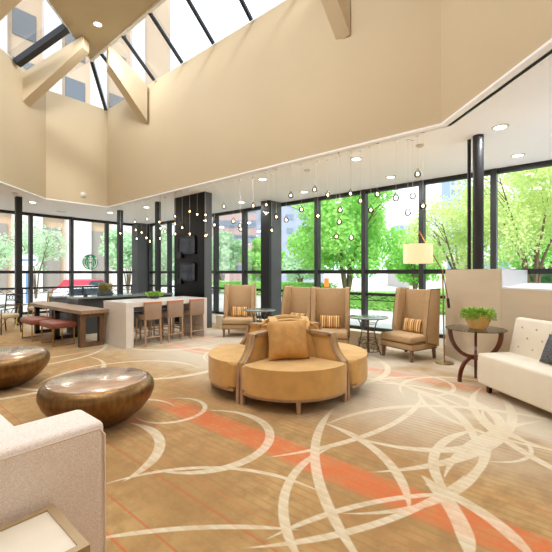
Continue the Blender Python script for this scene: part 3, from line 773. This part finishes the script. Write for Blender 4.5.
# ------------------------------------------------------------------ round glass side table with curved wood legs
tx, ty = cam_to(2.75, 5.1)
t = thing('glass_side_table', 'round glass table on curved reddish wood legs beside the cream sofa', 'table', (tx, ty, 0), math.radians(40.4))
obj('tabletop', lathe(bm_new(), [(0, .727), (.378, .727), (.383, .732), (.378, .738), (0, .738)], 48), M['clearglass'], t)
for a in (180, 61, 299):
    a = math.radians(a); u = Vector((math.cos(a), math.sin(a), 0))
    pts = []
    for i in range(13):
        f = i/12*PI/2*.98
        pts.append(u*(.03+.32*math.cos(f)) + Vector((0, 0, .722-.372*math.sin(f))))
    bm = bm_new(); w = u.cross(Vector((0, 0, 1)))*.018
    def strip(pts, hw):
        for p0, p1 in zip(pts, pts[1:]):
            d = (p1-p0).normalized(); n_ = d.cross(w.normalized())*hw; e = d*.004
            slab(bm, [p0-e-n_-w, p1+e-n_-w, p1+e+n_-w, p0-e+n_-w], w*2)
    strip(pts, .024)
    obj('upper_leg', bm, M['redwood'], t)
    bm = bm_new(); pts = []
    for i in range(11):
        f = i/10*PI/2
        pts.append(u*(.02+.2*math.sin(f)) + Vector((0, 0, .345-.34*(1-math.cos(f)))))
    strip(pts, .022); obj('foot_leg', bm, M['redwood'], t)
obj('hub', lathe(bm_new(), [(0, .31), (.05, .31), (.05, .37), (0, .37)], 20), M['redwood'], t)
def leaf_cluster(bm, c, r, h, n, L_, w, up=.6, rr=R):
    for _ in range(n):
        a = rr.random()*2*PI; q = r*math.sqrt(rr.random())
        p = Vector((c[0]+math.cos(a)*q, c[1]+math.sin(a)*q, c[2]+rr.random()*h))
        d = Vector((math.cos(a+rr.uniform(-.7, .7))*q/r, math.sin(a+rr.uniform(-.7, .7))*q/r, up*rr.uniform(.4, 1.4))).normalized()
        s = d.cross(Vector((rr.random()-.5, rr.random()-.5, rr.random()))).normalized()*w/2; l = L_*rr.uniform(.6, 1.2)
        nrm = d.cross(s).normalized()*w*.35
        a0 = bm.verts.new(p); a1 = bm.verts.new(p+d*l*.5+s+nrm*.3); a2 = bm.verts.new(p+d*l-nrm); a3 = bm.verts.new(p+d*l*.5-s+nrm*.3); a4 = bm.verts.new(p+d*l*.5-nrm)
        bm.faces.new((a0, a1, a4)); bm.faces.new((a1, a2, a4)); bm.faces.new((a2, a3, a4)); bm.faces.new((a3, a0, a4))
px_, py_ = cam_to(2.79, 5.12)
t = thing('potted_succulent', 'honey-coloured pot of trailing green succulents on the glass table', 'plant', (px_, py_, .7385))
obj('pot', lathe(bm_new(), [(0, 0), (.10, 0), (.135, .05), (.165, .12), (.172, .19), (.16, .20), (.15, .19), (0, .19)], 10), M['pot'], t)
bm = bm_new(); leaf_cluster(bm, (0, 0, .18), .16, .05, 480, .07, .034, .7)
for k in range(46):
    a = R.random()*2*PI; p0 = Vector((math.cos(a)*.17, math.sin(a)*.165, .205))
    for j in range(R.randint(3, 6)):
        leaf_cluster(bm, (p0.x+math.cos(a)*.018, p0.y+math.sin(a)*.018, p0.z-.018*j), .02, .01, 3, .035, .02, .3)
obj('leaves', bm, M['leaf'], t)

# ------------------------------------------------------------------ floor lamp
lx, ly = cam_to(2.80, 6.15)
t = thing('arc_floor_lamp', 'brass floor lamp with lit cream drum shade on a tilted arm', 'floor lamp', (lx, ly, 0), math.radians(40.4))
obj('base', lathe(bm_new(), [(0, 0), (.14, 0), (.145, .008), (.14, .018), (.03, .024), (0, .026)], 32), M['brass'], t)
obj('pole', tube(bm_new(), [(0, 0, .02), (-.03, 0, 1.55)], .011, 10), M['brass'], t)
arm = [(-.42, 0, 2.19), (-.03, 0, 1.53), (.06, 0, 1.02)]
a0, a1 = Vector((-.42, 0, 2.2)), Vector((-.03, 0, 1.53)); d = (a1-a0).normalized()
obj('arm', tube(bm_new(), [a0, a1, (.07, 0, 1.0)], .009, 8), M['brass'], t)
obj('counterweight', tube(bm_new(), [(.055, 0, 1.08), (.075, 0, .92)], .022, 12), M['darkwood'], t)
obj('hanger', tube(bm_new(), [a0, (-.44, 0, 2.1), (-.44, 0, 1.95)], .005, 6), M['brass'], t)
sh = obj('lamp_shade', lathe(bm_new(), [(.225, 1.66), (.232, 1.66), (.228, 1.975), (.221, 1.975), (.225, 1.66)], 40), M['shade'], t, loc=(-.44, 0, 0))
obj('shade_diffuser', lathe(bm_new(), [(0, 1.70), (.222, 1.70), (.222, 1.706), (0, 1.706)], 32), M['shade'], t, loc=(-.44, 0, 0))
l = bpy.data.lights.new('shade_bulb', 'POINT'); l.energy = 8; l.color = (1, .8, .55); l.shadow_soft_size = .05
o = bpy.data.objects.new('shade_bulb', l); COL.objects.link(o); sx_, sy_ = cam_to(2.80-.44, 6.15); o.location = (sx_, sy_, 1.84)

# ------------------------------------------------------------------ white communal table with stools
t = thing('communal_table', 'long white bar-height table with slab ends', 'table', (0, 0, 0))
obj('tabletop', b2(bm_new(), -7.95, 3.64, .81, -6.98, 5.66, .91, .004, 1), M['quartz'], t)
obj('end_panel', b2(bm_new(), -7.95, 3.64, 0, -6.98, 3.80, .81, .003, 1), M['quartz'], t)
obj('end_panel', b2(bm_new(), -7.95, 5.56, 0, -6.98, 5.66, .81, .003, 1), M['quartz'], t)
def stool(loc, rz, label, group, seatm='leather'):
    t = thing('counter_stool', label, 'stool', loc, rz, group)
    W = .19
    for sx in (-1, 1):
        for sy, sp in ((1, .03), (-1, -.01)):
            x0, y0 = sx*(W-.02), sy*.17
            bm = tube(bm_new(), [(x0*1.05, y0+sp, 0), (x0, y0, .56)], [.016, .022], 6); obj('leg', bm, M['palewood'], t)
    bm = bm_new(); tube(bm, [(-W+.02, .19, .17), (W-.02, .19, .17)], .012, 6); tube(bm, [(-W+.02, -.175, .22), (W-.02, -.175, .22)], .012, 6)
    for s in (-1, 1): tube(bm, [(s*(W-.015), -.175, .26), (s*(W-.015), .19, .26)], .012, 6)
    obj('stretcher', bm, M['palewood'], t)
    obj('seat', b2(bm_new(), -W, -.22, .53, W, .16, .64, .025, 3), M[seatm], t)
    bk = obj('backrest', b2(bm_new(), -W-.005, .14, .53, W+.005, .20, .895, .012, 2), M['leather'], t)
    obj('top_band', b2(bm_new(), -W-.004, .139, .86, W+.004, .203, .90, .008, 2), M['orange'], bk)
for y, lb in ((4.20, 'nearest the wood table'), (4.75, 'in the middle'), (5.33, 'nearest the black column')):
    stool((-7.11, y, 0), -PI/2, 'taupe leather counter stool, near side, '+lb, 'near-side stools at the white table')
for y, lb in ((4.15, 'nearest the wood table'), (4.72, 'in the middle'), (5.28, 'nearest the black column')):
    stool((-7.84, y, 0), PI/2, 'counter stool, window sheen painted on seat, across the white table, '+lb, 'far-side stools at the white table', 'seatsheen')
# small planter on the white table, grey planter on the counter
t = thing('potted_plant', 'low bowl of green leaves on the white table', 'plant', (-7.72, 4.72, .911))
obj('pot', lathe(bm_new(), [(0, 0), (.08, 0), (.12, .03), (.13, .07), (.12, .07), (0, .06)], 20), M['greypot'], t)
bm = bm_new(); leaf_cluster(bm, (0, 0, .05), .14, .05, 260, .09, .04, .5); obj('leaves', bm, M['leaf'], t)
# counter behind
t = thing('serving_counter', 'long dark slate counter with glossy top behind the white table', 'counter', (0, 0, 0))
obj('countertop', b2(bm_new(), -10.0, 3.66, .87, -9.3, 6.3, .92, .004, 1), M['slatetop'], t)
obj('body', b2(bm_new(), -9.9, 3.75, 0, -9.4, 6.2, .87), M['slate'], t)
obj('end_panel', b2(bm_new(), -10.0, 3.66, 0, -9.3, 3.75, .87), M['slate'], t)
t = thing('potted_plant', 'grey pot of pale succulents on the dark counter', 'plant', (-9.48, 4.38, .921))
obj('pot', b2(bm_new(), -.14, -.14, 0, .14, .14, .12, .01), M['greypot'], t)
bm = bm_new(); leaf_cluster(bm, (0, 0, .1), .11, .14, 160, .12, .035, 1.2); obj('leaves', bm, M['leafy'], t)
bm = bm_new(); lathe(bm, [(0, 0), (.05, 0), (.045, .06), (.01, .07), (.01, .2), (0, .2)], 12)
tag(obj('counter_stand', bm, M['grey_metal'], loc=(-9.6, 3.95, .921)), 'small grey stand on the near end of the dark counter', 'stand')
t = thing('host_stand', 'small slate-grey cabinet standing left of the dark counter', 'cabinet', (-11.2, 3.98, 0))
obj('body', b2(bm_new(), -.25, -.25, 0, .25, .25, .83, .01), M['colgrey'], t); obj('top', b2(bm_new(), -.27, -.27, .83, .27, .27, .86), M['slatetop'], t)

# ------------------------------------------------------------------ wood table with open frame legs, ottomans
t = thing('wood_table', 'long dining table with walnut top and dark open frame legs', 'table', (0, 0, 0))
obj('tabletop', b2(bm_new(), -10.75, 3.06, .675, -7.66, 3.62, .75, .006, 1), M['wood'], t)
for x, m in ((-7.82, 'wood'), (-9.15, 'darkwood'), (-10.45, 'darkwood')):
    b = bm_new(); w = .07
    b2(b, x-w, 3.10, 0, x+w-.05, 3.20, .675); b2(b, x-w, 3.48, 0, x+w-.05, 3.58, .675); b2(b, x-w, 3.10, .6, x+w-.05, 3.58, .675); b2(b, x-w, 3.10, 0, x+w-.05, 3.58, .08)
    obj('frame_leg', b, M['darkwood'], t, smooth=False)
    if m == 'wood':
        b = bm_new(); X = x+w-.05
        b2(b, X, 3.10, 0, X+.03, 3.20, .675); b2(b, X, 3.48, 0, X+.03, 3.58, .675); b2(b, X, 3.20, .6, X+.03, 3.48, .675); b2(b, X, 3.20, 0, X+.03, 3.48, .08)
        obj('frame_face', b, M['midwood'], t, smooth=False)
def ottoman(loc, label):
    t = thing('leather_ottoman', label, 'stool', loc, 0, 'leather ottomans under the wood table')
    obj('seat', b2(bm_new(), -.37, -.24, .36, .37, .24, .485, .035, 4), M['ottoman'], t)
    for sx in (-1, 1):
        for sy in (-1, 1): obj('leg', tube(bm_new(), [(sx*.33, sy*.2, 0), (sx*.33, sy*.2, .37)], .012, 8), M['gold'], t)
    for sx in (-1, 1): obj('runner', tube(bm_new(), [(sx*.33, -.2, .015), (sx*.33, .2, .015)], .01, 6), M['gold'], t)
ottoman((-8.62, 2.98, 0), 'reddish leather ottoman with gold legs nearer the table end')
ottoman((-9.62, 2.90, 0), 'reddish leather ottoman with gold legs further along the table')

# ------------------------------------------------------------------ cafe corner at the left
t = thing('glass_cafe_table', 'low round glass cafe table by the slim pillar at left', 'table', (-12.0, 3.02, 0))
obj('tabletop', lathe(bm_new(), [(0, .62), (.33, .62), (.33, .635), (0, .635)], 32), M['clearglass'], t)
obj('rim', lathe(bm_new(), [(.325, .617), (.34, .617), (.34, .638), (.325, .638), (.325, .617)], 32), M['gold'], t)
for k in range(3):
    a = 2*PI*k/3; obj('leg', tube(bm_new(), [(math.cos(a)*.28, math.sin(a)*.28, 0), (math.cos(a+2.2)*.22, math.sin(a+2.2)*.22, .62)], .012, 6), M['gold'], t)
def cafe_chair(loc, rz, label, metal, orn):
    t = thing('cafe_chair', label, 'chair', loc, rz)
    for sx in (-1, 1):
        obj('leg', tube(bm_new(), [(sx*.25, -.24, 0), (sx*.25, -.24, .60), (sx*.25, .22, .62)], .014, 8), metal, t)
        obj('leg', tube(bm_new(), [(sx*.25, .28, 0), (sx*.25, .24, .42), (sx*.25, .30, .95)], .014, 8), metal, t)
    obj('seat', b2(bm_new(), -.26, -.27, .38, .26, .24, .48, .03, 3), M['tanchair'], t)
    if orn:
        b = bm_new(); tube(b, [(-.25, .30, .94), (.25, .30, .94)], .014, 8); tube(b, [(-.25, .29, .80), (.25, .29, .80)], .01, 8)
        for k in range(5):
            c = Vector((-.2+k*.1, .295, .87))
            tube(b, [c+Vector((math.cos(2*PI*i/12)*.05, 0, math.sin(2*PI*i/12)*.05)) for i in range(13)], .006, 5, cap=False)
        obj('back_ornament', b, metal, t)
    else:
        obj('backrest', b2(bm_new(), -.25, .24, .50, .25, .29, .88, .02, 3), M['tanchair'], t)
cafe_chair((-11.2, 2.62, 0), math.radians(25), 'cafe chair with dark metal frame and tan cushion at the left edge', M['black'], True)
cafe_chair((-12.9, 3.95, 0), math.radians(-30), 'pale tan cafe chair with gold frame beside the wood table end', M['gold'], False)

# ------------------------------------------------------------------ emblem on the street window
t = thing('window_emblem', 'round green and white twin-tailed siren emblem on the street window', 'sign', (XW+.10, 6.58, 1.95), PI/2)
obj('disc', lathe(bm_new(), [(0, 0), (.31, 0), (.31, .015), (0, .015)], 48), M['green'], t, rot=(PI/2, 0, 0))
b = bm_new()
def flat(pts, dy=-.024): slab(b, [(x, dy, z) for x, z in pts], (0, .010, 0))
def ribbon(pts, w):
    for (x0, z0), (x1, z1) in zip(pts, pts[1:]):
        d = Vector((x1-x0, z1-z0)); d.normalize(); n_ = Vector((-d.y, d.x))*w/2; e = d*.004
        flat([(x0-e.x-n_.x, z0-e.y-n_.y), (x1+e.x-n_.x, z1+e.y-n_.y), (x1+e.x+n_.x, z1+e.y+n_.y), (x0-e.x+n_.x, z0-e.y+n_.y)])
# face, star crown, hair strands, body and two raised tails
flat([(.055*math.cos(2*PI*i/16), .05+.07*math.sin(2*PI*i/16)) for i in range(16)])
flat([((.065 if i % 2 == 0 else .027)*math.sin(PI*i/5), .215+(.065 if i % 2 == 0 else .027)*math.cos(PI*i/5)) for i in range(10)])
flat([(-.10, .13), (-.085, .185), (-.04, .15), (0, .19), (.04, .15), (.085, .185), (.10, .13), (0, .118)])
flat([(-.04, -.05), (.04, -.05), (.05, -.16), (.025, -.30), (-.025, -.30), (-.05, -.16)])
for s_ in (-1, 1):
    for k in (0, 2):
        ribbon([(s_*(.075+.03*k), .11-.02*k), (s_*(.10+.035*k), .03-.01*k), (s_*(.075+.04*k), -.05), (s_*(.10+.04*k), -.13+.0*k), (s_*(.075+.03*k), -.20)], .014)
    ribbon([(s_*.10, -.25), (s_*.19, -.19), (s_*.245, -.08), (s_*.25, .04), (s_*.21, .13)], .032)
    flat([(s_*.21, .10), (s_*.28, .12), (s_*.23, .20), (s_*.15, .17)])
obj('emblem_figure', b, M['emwhite'], t, smooth=False)

# ------------------------------------------------------------------ outside
tag(obj('pavement', b2(bm_new(), -90, -60, -.25, 60, 120, -.12), M['asphalt'], smooth=False), 'pale paving outside', None, kind='structure')
# north railing
t = thing('patio_railing', 'black railing with crossed bars outside the tall windows', 'railing', (0, 9.55, -.12))
b = bm_new()
tube(b, [(-15, 0, 1.03), (-3.81, 0, 1.03)], .022, 6); tube(b, [(-15, 0, .86), (-3.81, 0, .86)], .014, 6)
x = -15
while x < -4.1:
    tube(b, [(x, 0, .86), (x+.42, 0, 1.03)], .008, 4); tube(b, [(x, 0, 1.03), (x+.42, 0, .86)], .008, 4); x += .42
obj('rail', b, M['black'], t)
for i in range(4):
    X = -3.81-i*3.1; obj('post', b2(bm_new(), X-.03, -.03, 0, X+.03, .03, 1.05), M['black'], t)
t = thing('patio_railing', 'black railing with crossed bars outside the street windows', 'railing', (-16.4, 0, -.12))
b = bm_new(); tube(b, [(0, 0, 1.03), (0, 9, 1.03)], .02, 6); tube(b, [(0, 0, .84), (0, 9, .84)], .014, 6)
y = 0
while y < 8.9:
    tube(b, [(0, y, .84), (0, y+.3, 1.03)], .008, 4); tube(b, [(0, y, 1.03), (0, y+.3, .84)], .008, 4); y += .3
obj('rail', b, M['black'], t)
for i in range(5): obj('post', b2(bm_new(), -.03, i*2.2, 0, .03, i*2.2+.06, 1.05), M['black'], t)

def tree(loc, h, cr, n, leaf, lm, label, crown_z, trunk_r=.16, seed=1, squash=.8, name='street_tree'):
    rr = random.Random(seed); t = thing(name, label, 'tree', loc)
    b = bm_new(); tips = []
    for k in range(5):
        a = 2*PI*k/5+rr.random(); top = Vector((math.cos(a)*cr*.55, math.sin(a)*cr*.55, crown_z+rr.uniform(-.1, .5)*cr*squash))
        mid = Vector((math.cos(a)*cr*.12, math.sin(a)*cr*.12, crown_z*.5))
        tube(b, [(0, 0, 0), mid, top], [trunk_r*.7, trunk_r*.5, trunk_r*.15], 6)
        for j in range(5):
            a2 = a+rr.uniform(-1.2, 1.2); e = top+Vector((math.cos(a2), math.sin(a2), rr.uniform(-.2, .7)))*cr*.42
            s = mid.lerp(top, rr.uniform(.45, 1)); tube(b, [s, s.lerp(e, .5)+Vector((0, 0, .08*cr)), e], [trunk_r*.16, trunk_r*.1, trunk_r*.05], 5); tips.append(e)
    obj('trunk', b, M['bark'], t)
    b = bm_new(); cl = []
    for _ in range(46):
        a = rr.random()*2*PI; q = rr.random()**.45; z = rr.uniform(-1, 1); m_ = math.sqrt(1-z*z)
        cl.append((Vector((math.cos(a)*m_*q*cr, math.sin(a)*m_*q*cr, crown_z+z*q*cr*squash)), cr*rr.uniform(.2, .36)))
    vs, fs = [], []
    for _ in range(n):
        c, r = rr.choice(cl)
        d = Vector((rr.gauss(0, 1), rr.gauss(0, 1), rr.gauss(0, 1))).normalized()*r*rr.random()**.4
        p = c+d; n1 = Vector((rr.gauss(0, 1), rr.gauss(0, 1), rr.gauss(0, 1))).normalized(); n2_ = n1.orthogonal().normalized()*leaf*.5; n1 = n1*leaf*.8
        i = len(vs); vs += [p-n1, p+n2_, p+n1, p-n2_]; fs.append((i, i+1, i+2, i+3))
    me = bpy.data.meshes.new('foliage'); me.from_pydata([tuple(v) for v in vs], [], fs); me.materials.append(lm)
    b.free(); o = bpy.data.objects.new('foliage', me); COL.objects.link(o); o.parent = t
    return t
def cpos(px, z): # plan point seen in column px of the photo at depth z
    return cam_to((px-276)/370*z, z)
G = 'trees beyond the tall windows'
def T(px, z, *a, **k):
    x, y = cpos(px, z); return tree((x, y, -.12), *a, **k)
T(347, 21, 8, 3.75, 20000, .15, M['leaf1'], 'broad bright green tree behind the twin wing chairs', 4.7, seed=2, squash=.75)
T(415, 30, 6, 2.3, 6000, .19, M['leaf1'], 'green tree lower right of the broad tree, behind the lamp shade', 2.7, seed=3)
T(460, 15, 7, 1.9, 9000, .07, M['leaf2'], 'yellow-green feathery tree left of the round pillar', 3.3, seed=4, trunk_r=.1)
T(533, 13, 7, 2.6, 17000, .075, M['leaf2'], 'yellow-green feathery tree at the right edge', 4.1, seed=5, trunk_r=.1)
T(545, 24, 7, 3.2, 9000, .15, M['leaf1'], 'bright green tree behind the feathery tree at right', 3.9, seed=6)
T(222, 34, 5, 2.2, 6000, .2, M['leaf4'], 'pale green tree right of the black column', 3.2, seed=7)
T(262, 36, 5, 2.2, 6000, .2, M['leaf1'], 'small green tree behind the grey pier', 2.8, seed=8)
T(300, 33, 4, 1.8, 4500, .18, M['leaf4'], 'low pale tree left of the broad tree', 2.2, seed=9)
T(170, 40, 6, 3.2, 6000, .22, M['leaf4'], 'pale tree seen left of the black column', 3.4, seed=10)
T(128, 27, 5, 1.9, 6000, .16, M['leaf4'], 'pale street tree by the corner column', 3.0, seed=11, trunk_r=.08)
T(36, 22, 5, 1.7, 1500, .12, M['leaf4'], 'thin pale street tree left of the emblem', 3.2, seed=12, trunk_r=.07)
T(-8, 23, 5, 1.3, 1200, .12, M['leaf4'], 'thin pale street tree at the left edge', 2.9, seed=13, trunk_r=.07)
def hedge(x0, x1, y0, y1, h, lm, label, n=9000):
    rr = random.Random(int(x0*10)+7); vs, fs = [], []
    for _ in range(n):
        p = Vector((rr.uniform(x0, x1), rr.uniform(y0, y1), h*rr.random()**.6 - .12)); 
        if rr.random() < .6: p.y = y0+rr.uniform(0, .15)
        n1 = Vector((rr.gauss(0, 1), rr.gauss(0, 1), rr.gauss(0, 1))).normalized(); n2_ = n1.orthogonal().normalized()*.05; n1 = n1*.07
        i = len(vs); vs += [tuple(p-n1), tuple(p+n2_), tuple(p+n1), tuple(p-n2_)]; fs.append((i, i+1, i+2, i+3))
    me = bpy.data.meshes.new('hedge'); me.from_pydata(vs, [], fs); me.materials.append(lm)
    o = bpy.data.objects.new('hedge', me); COL.objects.link(o); tag(o, label, 'hedge')
hedge(-9.5, -3.5, 15, 16.2, .75, M['leaf1'], 'clipped green hedge across the forecourt behind the bistro table')
hedge(-3.2, 1.5, 17, 18.4, 1.6, M['leaf3'], 'darker green shrubs behind the lamp-side wing chair')
hedge(-24, -12, 19, 20.2, 1.0, M['leaf1'], 'green hedge seen right of the black column')
tag(obj('lawn', b2(bm_new(), -12, 16.5, -.12, 10, 40, -.08), M['grass'], smooth=False), 'lawn strip beyond the hedge', 'lawn', kind='stuff')

def building(name, px, z, w, d, h, body, rz, label, rows, cols, wm, band=None, ww=.55, wh=.5, pier=None, base=.0):
    x, y = cpos(px, z)
    t = thing(name, label, 'building', (x, y, -.12), rz)
    obj('wall', b2(bm_new(), -w/2, 0, base, w/2, d, h), body, t, smooth=False)
    fw, fh = w/cols, (h-1)/rows
    proto = None
    for r in range(rows):
        if band: obj('band', b2(bm_new(), -w/2-.05, -.12, 1+r*fh+fh*.66, w/2+.05, .0, 1+r*fh+fh), band, t, smooth=False)
        for c in range(cols):
            X = -w/2+fw*(c+.5); Z = 1+fh*(r+.5-(.14 if band else 0))
            if proto is None: proto = obj('window', b2(bm_new(), -fw*ww/2, -.06, -fh*wh/2, fw*ww/2, .0, fh*wh/2), wm, t, loc=(X, 0, Z), smooth=False)
            else:
                o = proto.copy(); COL.objects.link(o); o.parent = t; o.location = (X, 0, Z)
    if pier:
        for c in range(cols+1):
            X = -w/2+fw*c; obj('pier', b2(bm_new(), X-fw*.2, -.35, 0, X+fw*.2, 0, h), pier, t, smooth=False)
    return t
A40 = math.radians(40.4)
building('office_building', 236, 66, 14, 10, 17, M['redbrick'], A40, 'pale brick office building with blue window bands right of the black column', 6, 1, M['bwin'], None, .98, .5)
building('brick_building', 290, 47, 8.6, 12, 13, M['bluebrick'], A40, 'grey-blue brick building left of the broad tree', 7, 5, M['bwin'], None, .5, .4)
building('tower', 408, 90, 4.5, 4.5, 13.5, M['bluegrey'], A40, 'distant small blue tower above the lamp shade', 6, 3, M['bwin'])
building('tower', 459, 75, 3.6, 4, 21, M['bluegrey'], A40, 'distant blue-grey tower left of the round pillar', 10, 3, M['bwin'])
building('tower', 436, 110, 9, 5, 14, M['palestone'], A40, 'distant pale block behind the lamp arm', 6, 6, M['bwin'])
building('pavilion', 530, 40, 26, 8, 3.8, M['palestone'], A40, 'low pale building beyond the right-hand windows', 1, 14, M['bwin'], None, .6, .4)
# street side building: long facade at x = -34
t = thing('hotel_building', 'tall tan stone building across the street with many windows', 'building', (-36, 0, -.12), 0)
obj('wall', b2(bm_new(), -8, -34, 0, 0, 24, 48), M['tanstone'], t, smooth=False)
proto = obj('window', b2(bm_new(), 0, -.85, -1.1, .08, .85, 1.1), M['hwin'], t, loc=(0, 0, 0), smooth=False); k = 0
for r in range(9):
    for c in range(10):
        o = proto if k == 0 else proto.copy()
        if k: COL.objects.link(o); o.parent = t
        o.location = (0, -18.1+4.0*c, 10+4.1*r); k += 1
obj('cornice', b2(bm_new(), 0, -34, 6.9, .6, 24, 7.5), M['palestone'], t, smooth=False)
for c in range(14): obj('pilaster', b2(bm_new(), 0, -34+4.0*c+1.2, 7.5, .5, -34+4.0*c+2.6, 48), M['palestone'], t, smooth=False)
for c in range(15): obj('pier', b2(bm_new(), 0, -34+4.0*c-1.05, 0, .7, -34+4.0*c+1.05, 6.8), M['palestone'], t, smooth=False)
for c in range(14): obj('shop_front', b2(bm_new(), 0, -34+4.0*c+1.3, 0, .12, -34+4.0*c+2.7, 5.6), M['shop'], t, smooth=False)

def car(loc, rz, paint, label):
    t = thing('car', label, 'car', loc, rz)
    b = bm_new(); prof = [(-2.2, .35), (-2.2, .75), (-1.5, .88), (-.9, 1.38), (.7, 1.4), (1.4, .95), (2.15, .85), (2.2, .35)]
    slab(b, [(x, -.85, z) for x, z in prof], (0, 1.7, 0), .06); obj('body', b, paint, t)
    b = bm_new(); slab(b, [(-1.3, -.87, .93), (-.85, -.87, 1.3), (.62, -.87, 1.32), (1.15, -.87, .95)], (0, 1.74, 0)); obj('side_window', b, M['carblack'], t)
    for sx in (-1.35, 1.35):
        for sy in (-.8, .8):
            o = obj('wheel', lathe(bm_new(), [(0, -.1), (.33, -.1), (.33, .1), (0, .1)], 20), M['tyre'], t); o.location = (sx, sy, .33); o.rotation_euler = (PI/2, 0, 0)
car((-24.5, 10.0, -.3), math.radians(130), M['red'], 'red car seen below the green emblem')
car((-19.5, 8.0, -.55), math.radians(90), M['carwhite'], 'white car parked in front of the red car')
car((-23, 17, -.42), math.radians(90), M['carwhite'], 'white car parked beyond the red car')
car((-19.5, 2.4, -.55), math.radians(90), M['carwhite'], 'white car parked at the left edge')
x, y = cpos(29, 20)
t = thing('street_sign', 'pale oval street sign on a blue post beyond the first slim pillar', 'sign', (x, y, -.12), A40)
obj('post', tube(bm_new(), [(0, 0, 0), (0, 0, 1.7)], .14, 12), M['signblue'], t)
sg = obj('panel', lathe(bm_new(), [(0, -.04), (.48, -.04), (.48, .04), (0, .04)], 32), M['carwhite'], t, loc=(0, 0, 2.3)); sg.rotation_euler = (PI/2, 0, 0); sg.scale = (1, .7, 1)
obj('stripe', b2(bm_new(), -.4, -.06, 2.27, .4, -.045, 2.37), M['signblue'], t)
x, y = cpos(326.5, 19)
tag(obj('orange_sign', b2(bm_new(), -.12, -.02, .9, .12, .02, 1.35), M['signorange'], loc=(x, y, -.12), rot=(0, 0, A40)), 'small orange sign seen above the wing chair', 'sign')
b = bm_new(); tube(b, [(0, .03, 0), (0, .03, .9)], .02, 6)
o = obj('sign_post', b, M['black'], bpy.data.objects['orange_sign'])

# ------------------------------------------------------------------ world, sun, view
w = bpy.data.worlds.new('sky'); sc.world = w; w.use_nodes = True; N = w.node_tree.nodes; L = w.node_tree.links
bg = N['Background']; tc = N.new('ShaderNodeTexCoord'); n = N.new('ShaderNodeTexNoise'); n.inputs['Scale'].default_value = 2.2; n.inputs['Detail'].default_value = 6
L.new(tc.outputs['Generated'], n.inputs['Vector'])
r = N.new('ShaderNodeValToRGB'); r.color_ramp.elements[0].position = .38; r.color_ramp.elements[1].position = .58
r.color_ramp.elements[0].color = (.60, .78, 1, 1); r.color_ramp.elements[1].color = (.93, .97, 1, 1)
L.new(n.outputs[0], r.inputs[0]); L.new(r.outputs[0], bg.inputs[0]); bg.inputs[1].default_value = 2.0
s = bpy.data.lights.new('sun', 'SUN'); s.energy = 3.0; s.angle = math.radians(12); s.color = (1, .96, .9)
o = bpy.data.objects.new('sun', s); COL.objects.link(o); o.rotation_euler = (math.radians(42), 0, math.radians(50))
vs = sc.view_settings; vs.view_transform = 'Standard'; vs.look = 'None'; vs.exposure = .25; vs.gamma = 1
sc.display_settings.display_device = 'sRGB'
sc.cycles.use_denoising = True
sc.cycles.max_bounces = 10; sc.cycles.transparent_max_bounces = 16; sc.cycles.diffuse_bounces = 5
sc.cycles.sample_clamp_indirect = 6
